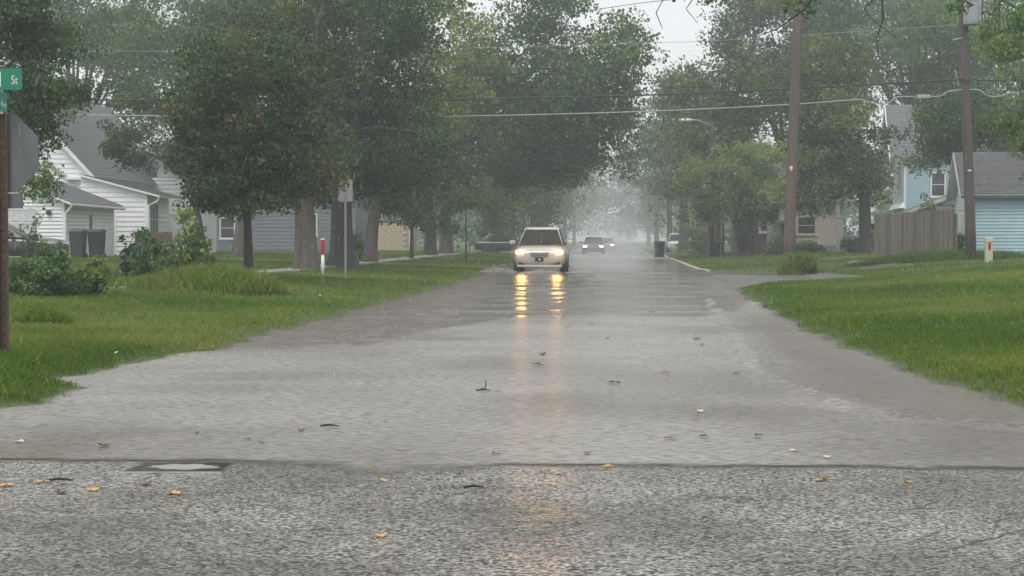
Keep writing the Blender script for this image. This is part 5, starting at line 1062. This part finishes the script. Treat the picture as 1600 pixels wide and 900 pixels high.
def stick(px, py, ln, rz, label, fork=True):
    p = surf(px, py); T = thing('twig', p, label, 'twig', rz=rz); mb = MB(); mb.tube([(-ln / 2, 0, .006), (0, .008, .012), (ln / 2, 0, .005)], [.006, .007, .003], 6)
    mb.build('stem', m_lk, T)
    if fork: MB().tube([(ln * .1, 0, .012), (ln * .2, .01, .05), (ln * .13, .0, .085)], [.006, .005, .003], 6).build('side_shoot', m_lk, T); MB().add([(-ln * .3, -.02, .01), (0, -.025, .03), (ln * .05, .03, .028), (-ln * .25, .03, .008)], [(0, 1, 2, 3)]).build('dead_leaf', m_lk, T)
stick(755, 612, .12, .3, 'black forked twig with upright shoot in the middle of the flooded street')
stick(94, 752, .13, .1, 'straight dark stick lying beside the yellow leaves', False); stick(740, 763, .10, .3, 'thin dark stick on the asphalt edge', False); stick(515, 668, .12, .0, 'thin stick afloat on the pale water', False)
# iron cover let into the street
q = [surf(px, py) for px, py in ((187, 738), (345, 738), (366, 723), (228, 723))]; cz_ = .0375
cvr = thing('iron_cover', (0, 0, 0), 'flat wet iron utility cover set at the edge of the asphalt', 'utility cover'); m_iron = mat('wet_iron', (.045, .046, .042), .12, (.03, .031, .028), scale=3, spec=.8)
MB().prism([(a.x, a.y, .005) for a in q], (0, 0, cz_ - .005)).build('plate', m_iron, cvr, bevel=.004)
fr = MB(); 
for a, b in zip(q[:1], q[1:2]): fr.tube([(a.x, a.y, cz_ - .004), (b.x, b.y, cz_ - .004)], .006, 6)
fr.build('rim', m_galv, cvr)  # bright tube put in for the glint along the front water edge
cc = sum(q, Vector()) / 4; ring = []
for k in range(22): a_ = k / 22 * math.tau; ring.append((cc.x + .02 + math.cos(a_) * .19 * random.uniform(.75, 1.15), cc.y + math.sin(a_) * .10 * random.uniform(.7, 1.2), cz_ + .0015))
MB().prism(ring, (0, 0, .0015)).build('water_film', mat('film_sheen', (.36, .35, .32), .2, (.28, .27, .25), scale=9, bump=.4, bscale=40), cvr)  # pale colour stands in for the reflection on the water film

# ------------------------------------------------------------------ air: haze and falling rain
hz = MB().bx(-310, 310, -70, 710, -1.2, 27).build('haze', mat('dummy', (.8, .8, .8))); tag(hz, 'pale rain haze filling the street', 'haze', kind='stuff')
mh = bpy.data.materials.new('rain_haze'); mh.use_nodes = True; nt = mh.node_tree
for n_ in list(nt.nodes): nt.nodes.remove(n_)
ho = nt.nodes.new('ShaderNodeOutputMaterial'); hv = nt.nodes.new('ShaderNodeVolumePrincipled'); hv.inputs['Color'].default_value = (.92, .965, 1, 1); hv.inputs['Density'].default_value = .0016; hv.inputs['Anisotropy'].default_value = .25
nt.links.new(hv.outputs[0], ho.inputs['Volume']); hz.data.materials.clear(); hz.data.materials.append(mh)
rng = np.random.default_rng(9); n = 5200; y = 10 + 66 * rng.random(n) ** .7; x = (rng.uniform(-.40, .28, n)) * y; z = .1 + (rng.random(n)) * (.17 * y + 1.3)
ln = rng.uniform(.03, .11, n); w = .0006 + .00004 * y; tl = np.stack([rng.normal(.03, .02, n) * ln, np.zeros(n), ln], 1); b = np.stack([x, y, z], 1); quads = []
for a in (0, 2.09, 4.19):
    o1 = np.stack([np.cos(a) * w, np.sin(a) * w, np.zeros(n)], 1); o2 = np.stack([np.cos(a + 2.09) * w, np.sin(a + 2.09) * w, np.zeros(n)], 1)
    quads.append(np.stack([b, b + tl * .35 + o1, b + tl, b + tl * .35 + o2], 1))
m_rain = mat('rain_drop', (.75, .78, .80), .15, (.7, .72, .75), spec=.8)
rn = link_mesh('rain', raw_mesh('rain', np.concatenate(quads), 4, m_rain)); tag(rn, 'falling rain drops over the whole street', 'rain', kind='stuff')

# thin local mist: road spray, plus balls added to imitate headlight glare
def mist(name, label, c, r, dens, an=.5, n=16):
    mb = MB(); rings = []
    for i in range(1, n):
        t = i / n * math.pi; rings.append([(math.sin(t) * math.cos(k / 20 * math.tau) * r[0], math.sin(t) * math.sin(k / 20 * math.tau) * r[1], math.cos(t) * r[2]) for k in range(20)])
    o = mb.loft(rings).build(name, m_foam, None, True); o.location = c; tag(o, label, 'spray', kind='stuff'); m = bpy.data.materials.new(name); m.use_nodes = True; nt = m.node_tree
    for q_ in list(nt.nodes): nt.nodes.remove(q_)
    u = nt.nodes.new('ShaderNodeOutputMaterial'); v = nt.nodes.new('ShaderNodeVolumePrincipled'); v.inputs['Color'].default_value = (.95, .96, .97, 1); v.inputs['Density'].default_value = dens; v.inputs['Anisotropy'].default_value = an
    nt.links.new(v.outputs[0], u.inputs['Volume']); o.data.materials.clear(); o.data.materials.append(m); return o
for sx in (-.66, .66): mist('spray_glow_mist', 'mist added for the glow round a headlight of the silver car', (c1.x + sx, cy_ - .22, .76), (.42, .34, .36), .30, .5)
for r_, dn, lb_ in (((2.4, 14, 1.6), .014, 'dense low spray trailing behind the dark sedan'), ((4.5, 34, 3.4), .0075, 'wider spray drifting behind the dark sedan'), ((9, 60, 7.5), .0032, 'thin mist over the far end of the street')):
    mist('spray_glow_mist', lb_, (c2.x + 1.6, 150 + r_[1] * .9, .6), r_, dn, n=22)
mist('spray_glow_mist', 'low spray drifting off the silver car towards the street centre', (c1.x + 2.3, 72, .5), (1.6, 9, .9), .05)
